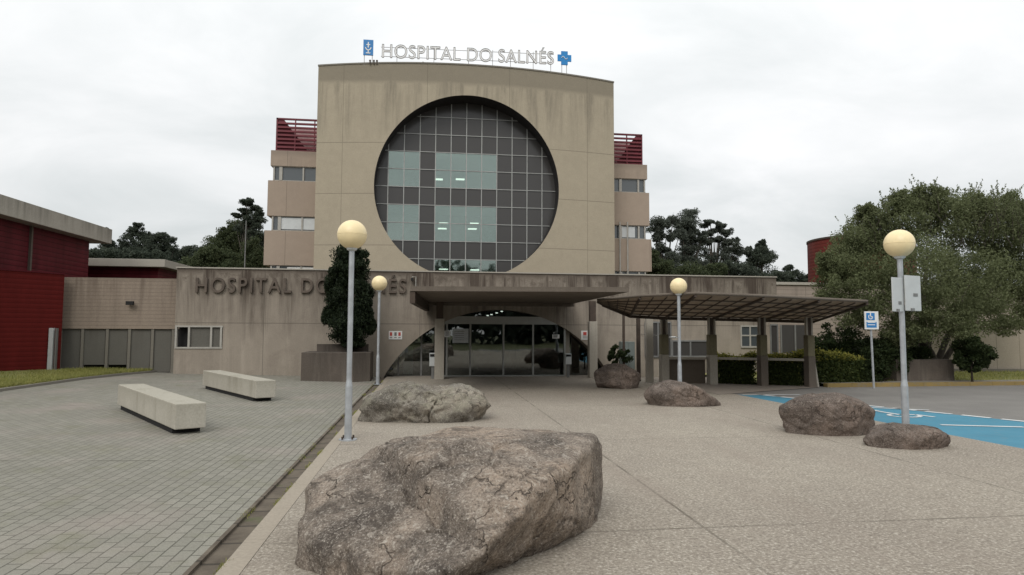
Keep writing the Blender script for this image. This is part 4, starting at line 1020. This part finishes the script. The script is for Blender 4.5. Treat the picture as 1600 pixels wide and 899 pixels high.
# upright wispy shoots breaking the outline
sh = []; tw_ = MB()
for i in range(620):
    px = random.uniform(1290,1640); lim = np.interp(px,[1270,1300,1340,1380,1440,1500,1560,1600,1650],[425,392,360,325,303,315,312,325,340])
    py = lim+random.uniform(6,60); q = D(px,py,random.uniform(23,25.5)); l_ = random.uniform(.4,1.3); n_ = 46
    dr_ = np.array([random.gauss(0,.3),random.gauss(0,.3),1.0]); tt = RNG.random(n_)[:,None]
    sh.append(np.array(q)+dr_*tt*l_*.8+RNG.normal(size=(n_,3))*.07*(1.1-tt))
    if i%2 == 0: tw_.tube([q-Vector(dr_)*.4, q+Vector(dr_)*l_*.75], [.012,.004], 4)
P = np.concatenate([P]+sh)
leaves('crown', P, .044, M['leafbig'], r, .42, .6); tw_.build('twigs', M['bark'], r)
t = MB(); bb = Vector(tb)
for i,(px,py,dd_,r0) in enumerate(((1400,440,23.5,.13),(1425,400,24,.15),(1450,390,24.2,.17),(1480,400,24.6,.15),(1520,430,24.6,.13),(1570,420,25,.12),(1360,450,23.2,.12))):
    s0 = bb+Vector((.22*(i-3),random.uniform(-.3,.3),0)); e_ = D(px,py,dd_); md = s0.lerp(e_,.45)+Vector((.1*(i-3),0,.25)); t.tube([s0,s0.lerp(md,.5)+Vector((.05,0,.1)),md,e_],[r0,r0*.85,r0*.65,r0*.2],8)
t.build('trunk', M['bark'], r, smooth=True)

# hedges and shrubs
def hedge(name, label, p0, p1, depth, h, mat, n, size, cat='hedge', top=None, z0=0.0):
    a = Vector(p0); b = Vector(p1); tt = (b-a); tt.z = 0; L_ = tt.length; tt.normalize(); q = Vector((-tt.y,tt.x,0)); 
    r = thing(name, label, cat, ((a.x+b.x)/2,(a.y+b.y)/2,z0))
    u = RNG.random(n); side = RNG.random(n); w = RNG.random(n); z = RNG.random(n)
    onf = side < .5; w = np.where(onf, RNG.random(n)**2*.2, w); z = np.where(onf, z, 1-RNG.random(n)**2*.2)
    hv = h*(1+.10*np.sin(u*L_*2.2+a.x)+.05*np.sin(u*L_*6.1)); P = np.array(a)+np.outer(u*L_,np.array(tt))+np.outer(w*depth,np.array(q)); P[:,2] = z0+z*hv
    P += RNG.normal(size=P.shape)*.05; leaves('foliage', P, size, mat, r)
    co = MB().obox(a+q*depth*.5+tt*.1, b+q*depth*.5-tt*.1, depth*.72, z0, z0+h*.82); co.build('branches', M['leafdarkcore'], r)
    if top is not None:
        k = P[:,2] > z0+h*.86; leaves('new_growth', P[k]+RNG.normal(size=(k.sum(),3))*.03+np.array((0,0,.04)), size, top, r)
    return r
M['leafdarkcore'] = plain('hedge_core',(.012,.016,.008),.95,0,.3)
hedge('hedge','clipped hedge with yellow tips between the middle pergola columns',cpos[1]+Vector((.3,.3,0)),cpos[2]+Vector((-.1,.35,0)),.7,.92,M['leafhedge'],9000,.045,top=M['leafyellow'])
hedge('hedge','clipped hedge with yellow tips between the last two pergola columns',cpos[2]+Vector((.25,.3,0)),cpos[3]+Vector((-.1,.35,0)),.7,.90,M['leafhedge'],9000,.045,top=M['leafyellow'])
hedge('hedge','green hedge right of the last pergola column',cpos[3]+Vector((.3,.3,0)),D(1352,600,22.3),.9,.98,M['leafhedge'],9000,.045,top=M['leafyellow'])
def shrub(label, px, base_y, d, cl_, mat, per, size, name='shrub', **k):
    b = D(px, base_y, d); b.z = max(0, min(b.z,.12)); return tree(name, label, tuple(b), cl_, per, size, mat, 'shrub', trunk_r=.04, **k)
shrub('dark rounded shrub between the parking sign and the planter box',1380,598,22.8,[CP(1380,565,22.8,28,30),CP(1362,572,22.6,20,26),CP(1398,560,23,20,28),CP(1350,580,22.6,18,18),CP(1385,540,23,22,16)],M['leafdark'],2600,.045,sub=20)
shrub('loose olive shrub behind the hedge under the left of the big tree',1315,598,23.6,[CP(1310,530,24,34,26),CP(1335,550,24,30,28),CP(1290,540,24,20,20)],M['leafdark'],2200,.05,sub=18)
shrub('dark small bushy shrub on a short stem in front of the pale wall',1519,588,22.5,[CP(1519,545,22.5,26,20),CP(1505,556,22.5,16,18),CP(1532,558,22.5,17,18),CP(1520,566,22.5,18,14),CP(1514,532,22.5,14,10)],M['leafdark'],2400,.05,sub=16)
shrub('small dark bush right of the canopy pillar, behind the blocky boulder',965,590,24.3,[CP(965,552,24.3,12,10),CP(972,556,24.3,14,12),CP(958,560,24.3,8,12)],M['leafdark'],1400,.04,sub=10)
# brown planter box below the big tree
a = D(1400,598,22.9); b_ = D(1490,597,23.2)
PX = thing('planter','low brown planter box beneath the big tree','planter',((a.x+b_.x)/2,(a.y+b_.y)/2,0))
MB().obox(Vector((a.x,a.y+.5,0)),Vector((b_.x,b_.y+.5,0)),1.1,0,.86).build('box', M['planter'], PX, bevel=.02)
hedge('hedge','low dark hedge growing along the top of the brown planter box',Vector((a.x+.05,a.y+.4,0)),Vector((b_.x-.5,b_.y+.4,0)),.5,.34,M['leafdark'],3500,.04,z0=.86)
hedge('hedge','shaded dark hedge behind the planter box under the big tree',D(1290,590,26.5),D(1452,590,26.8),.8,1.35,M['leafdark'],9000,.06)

# background trees right: open eucalypts
def bgtree(name, label, px, d, cl_, mat, per=1500, size=.22, sub=12, subr=.38, tr=.25, group=None, aspect=.45):
    c2 = []
    for (c, r_) in cl_:                      # break every clump into a few uneven ones
        for _ in range(3):
            q = tuple(c[i]+r_[i]*random.gauss(0,.5) for i in range(3)); f = random.uniform(.6,1.05); c2.append((q, (r_[0]*f, r_[0]*f, max(r_[2],r_[0]*.55)*f)))
    cl_ = c2; per = int(per*1.0); subr = .55; size *= .62
    b = D(px, 515, d); b.z = 0; return tree(name, label, (b.x,b.y,-.05), cl_, per, size, mat, trunk_r=tr, group=group, sub=sub, subr=subr, aspect=aspect)
gR = 'trees behind the right of the hospital'; gLf = 'trees behind the left of the hospital'
d = 70
bgtree('eucalyptus_tree','tallest open-crowned eucalyptus with sky gaps just right of the tower',1072,d,[CP(1072,337,d,17,12),CP(1068,352,d,16,10),CP(1085,357,d,11,8),CP(1060,368,d,14,7),CP(1073,377,d,12,7),CP(1092,372,d,9,8),CP(1080,395,d,14,9),CP(1065,405,d,14,10),CP(1088,415,d,14,10)],M['leafeuc'],1100,.17,sub=12,group=gR)
bgtree('eucalyptus_tree','eucalyptus leaning against the right edge of the tower wing',1035,d-4,[CP(1040,347,d-4,12,10),CP(1028,358,d-4,12,10),CP(1046,365,d-4,10,7),CP(1026,372,d-4,10,7),CP(1035,392,d-4,12,7),CP(1020,405,d-4,14,14),CP(1045,412,d-4,14,10)],M['leafeuc'],1000,.16,sub=12,group=gR)
bgtree('eucalyptus_tree','lower open eucalyptus with small round leaf clumps right of the tallest one',1118,d+3,[CP(1109,349,d+3,9,6),CP(1123,354,d+3,10,6),CP(1133,363,d+3,8,6),CP(1110,362,d+3,8,4),CP(1122,374,d+3,9,5),CP(1140,382,d+3,9,7),CP(1150,392,d+3,9,8),CP(1128,388,d+3,12,7),CP(1112,398,d+3,13,9),CP(1140,405,d+3,13,10),CP(1120,416,d+3,16,9),CP(1105,380,d+3,6,6)],M['leafeuc'],850,.16,sub=10,group=gR)
bgtree('pine_tree','dark pointed pine right of the eucalyptus group',1186,d+5,[CP(1188,386,d+5,6,7),CP(1187,396,d+5,11,8),CP(1188,408,d+5,15,9),CP(1190,421,d+5,19,10),CP(1194,434,d+5,22,9),CP(1171,393,d+5,4,8),CP(1169,408,d+5,8,10)],M['leafpine'],1500,.16,sub=16,group=gR)
bgtree('pine_tree','small dark pine beyond the slatted low building',1234,d+12,[CP(1233,419,d+12,7,5),CP(1238,428,d+12,10,6),CP(1228,432,d+12,9,7),CP(1247,436,d+12,9,6),CP(1256,441,d+12,7,4)],M['leafpine'],900,.16,sub=10,group=gR)
bgtree('pine_tree','tiny dark tree just left of the round red tower',1270,d+12,[CP(1268,431,d+12,6,8),CP(1262,440,d+12,7,5),CP(1273,440,d+12,6,7)],M['leafpine'],700,.15,sub=8,group=gR)
bgtree('bushy_tree','dense dark bushy tree filling the foot of the eucalyptus group',1040,58,[CP(1030,412,58,16,14),CP(1050,424,58,22,14),CP(1020,430,58,18,18),CP(1078,432,58,22,12),CP(1105,432,58,22,12),CP(1018,400,58,7,10)],M['leafmid'],1900,.16,sub=16,group=gR)
bgtree('bushy_tree','dense dark bushy tree between the eucalyptus group and the pointed pine',1150,60,[CP(1135,426,60,20,12),CP(1158,428,60,20,14),CP(1180,436,60,20,8),CP(1205,436,60,18,8),CP(1222,440,60,12,6)],M['leafpine'],1900,.16,sub=16,group=gR)
# background left
d = 62
bgtree('pine_tree','tall open umbrella-like pine just left of the tower wing',390,d,[CP(389,318,d,10,4),CP(382,328,d,10,4),CP(399,325,d,8,4),CP(372,337,d,8,4),CP(392,340,d,14,5),CP(408,333,d,5,4),CP(385,352,d,12,6),CP(404,352,d,12,7),CP(394,366,d,16,8),CP(408,370,d,9,10)],M['leafpine'],750,.14,sub=10,tr=.2,group=gLf)
bgtree('bushy_tree','rounded olive-green tree left of the tall umbrella-like pine',358,d+2,[CP(357,356,d+2,15,11),CP(345,372,d+2,16,14),CP(368,378,d+2,18,16),CP(342,390,d+2,20,14),CP(378,394,d+2,18,14)],M['leafmid'],1700,.15,sub=16,group=gLf)
bgtree('pine_tree','twin-topped dark pine rising above the wood right of the red roof',218,d+14,[CP(217,360,d+14,9,8),CP(213,374,d+14,13,8),CP(224,370,d+14,7,9),CP(214,388,d+14,18,9),CP(230,384,d+14,8,8)],M['leafpine'],1300,.16,sub=14,group=gLf)
bgtree('pine_tree','slender dark pine beside the end of the red building roof',165,d+12,[CP(165,369,d+12,5,7),CP(169,380,d+12,7,8),CP(164,392,d+12,10,9)],M['leafpine'],1000,.16,sub=10,group=gLf)
bgtree('pine_tree','dark pine with a flat wide top in the middle of the wood',255,d+12,[CP(252,373,d+12,10,7),CP(259,380,d+12,11,8),CP(254,392,d+12,16,9)],M['leafpine'],1300,.16,sub=12,group=gLf)
bgtree('bushy_tree','broad green tree in front of the wood, left of the tower wing',330,54,[CP(320,398,54,22,13),CP(345,405,54,24,14),CP(372,404,54,24,16),CP(398,398,54,18,18),CP(300,408,54,20,12),CP(405,418,54,14,14),CP(335,420,54,30,10),CP(375,420,54,28,10)],M['leafmid'],2000,.15,sub=18,group=gLf)
W = []
for i in range(520):
    px = random.uniform(120,425); lim = np.interp(px,[120,160,180,200,230,250,275,300,325,345,380,425],[392,388,389,386,385,388,387,385,384,378,372,372])
    py = lim+6+random.random()**1.5*50; dd_ = random.uniform(68,88); c, rr_ = CP(px,py,dd_,random.uniform(5,10)); W.append(ell(c,rr_,420,.5))
tag(leaves('woodland', np.concatenate(W), .12, M['leafpine'], None, .5), 'dense dark wood on the skyline behind the red roofs', 'woodland', kind='stuff')
mb = MB(); q0 = D(60,515,95); q1 = D(450,515,95)
NN = 60; top = []; rg = np.random.default_rng(3)
def hill(px_a, px_b, d_, ytop, nm):
    mb = MB(); vs = []; n_ = 40; 
    for j,(dd_,f) in enumerate(((d_-22,0),(d_-8,.7),(d_,1),(d_+40,1.0),(d_+90,0))):
        for i in range(n_+1):
            px = px_a+(px_b-px_a)*i/n_; c = D(px,515,dd_); zt_ = D(px,ytop,d_).z*f*(.9+.1*math.sin(i*.7)); e_ = min(1,min(i,n_-i)/6); vs.append((c.x,c.y,zt_*e_-.2))
    mb.add(vs,[(j*(n_+1)+i,j*(n_+1)+i+1,(j+1)*(n_+1)+i+1,(j+1)*(n_+1)+i) for j in range(4) for i in range(n_)])
    struct(nm, mb, M['hill'], smooth=True)
M['hill'] = plain('wooded_hillside',(.022,.028,.016),.95,0,.3,sc=.3)
hill(40,460,92,412,'hillside'); hill(985,1330,92,446,'hillside')
W = []
for i in range(90):
    px = random.uniform(1265,1700); py = random.uniform(455,500); c, rr_ = CP(px,py,random.uniform(46,56),random.uniform(8,14)); W.append(ell(c,rr_,120,.45))

W = []  # tree row out of view, added so the entrance glass reflects less sky
for i in range(420):
    W.append(ell((random.uniform(-60,60), -42+random.uniform(-5,5), random.uniform(1,13)), (3.6,2,2.8), 60, .5))
tag(leaves('woodland', np.concatenate(W), .7, M['leafpine'], None, .6), 'unseen row of dark trees behind the camera, added to darken the glass reflections', 'woodland', kind='stuff')
# thin mast in front of the wood
p = D(382,430,50); MS = thing('mast','thin grey mast rising behind the podium parapet','mast',(p.x,p.y,0)); MB().tube([(p.x,p.y,0),(p.x,p.y,D(382,345,50).z)],[.07,.035],8).build('pole', M['greysteel'], MS); MB().box(p.x-.09,p.x+.09,p.y-.09,p.y+.09,-.02,.3).build('base', M['greysteel'], MS)

# ------------------------------------------------------------------ light
EL, AZ_ = math.radians(42), math.radians(205)        # sun direction azimuth measured from +Y clockwise
wd = bpy.data.worlds.new('World'); SC.world = wd; wd.use_nodes = True; k = NT('', wd.node_tree); k.t.nodes.clear()
sky = k.n('TexSky'); sky.sky_type = 'NISHITA'; sky.sun_disc = False; sky.sun_elevation = EL; sky.sun_rotation = AZ_
tc = k.n('TexCoord').outputs['Generated']; X, Y, Z = k.sep(tc)[:3]
Zc = k.math('MAXIMUM', Z, .04)
cb_ = k.n('CombineXYZ'); k.l(k.math('DIVIDE', X, k.math('ADD', Zc, .35)), cb_.inputs[0]); k.l(k.math('DIVIDE', Y, k.math('ADD', Zc, .35)), cb_.inputs[1])
n1 = k.noise(k.scl(cb_.outputs[0], (1.1,1.6,1)), 1.5, 6, .55, .5); n2 = k.noise(cb_.outputs[0], .8, 3, .5)
cf = k.ramp(k.math('ADD', k.math('MULTIPLY', n1, .6), k.math('MULTIPLY', n2, .4)), .36, .64)
ccol = k.mix(cf, (.74,.775,.775), (1.06,1.06,1.06))
gain = k.math('ADD', 7.15, k.math('MULTIPLY', k.ramp(Z, .0, .9), 6.0))
sc3 = k.n('VectorMath', operation='SCALE'); k.l(ccol, sc3.inputs[0]); k.l(gain, sc3.inputs['Scale'])
mixc = k.mix(.94, sky.outputs[0], sc3.outputs[0])
bg = k.n('Background'); k.l(mixc, bg.inputs[0]); bg.inputs[1].default_value = .1
wo = k.n('OutputWorld'); k.l(bg.outputs[0], wo.inputs[0])
sl = bpy.data.lights.new('sun', 'SUN'); so = bpy.data.objects.new('sun', sl); COL.objects.link(so)
sl.energy = 1.3; sl.angle = math.radians(30); sl.color = (1, .96, .9)
sd = Vector((math.sin(AZ_)*math.cos(EL), math.cos(AZ_)*math.cos(EL), math.sin(EL)))
so.rotation_euler = sd.to_track_quat('Z', 'Y').to_euler(); so.location = (0,-10,40)
SC.view_settings.view_transform = 'Standard'; SC.view_settings.look = 'None'; SC.view_settings.gamma = 1; SC.view_settings.exposure = 0.18
SC.render.engine = 'CYCLES'; SC.cycles.transparent_max_bounces = 16; SC.cycles.max_bounces = 6
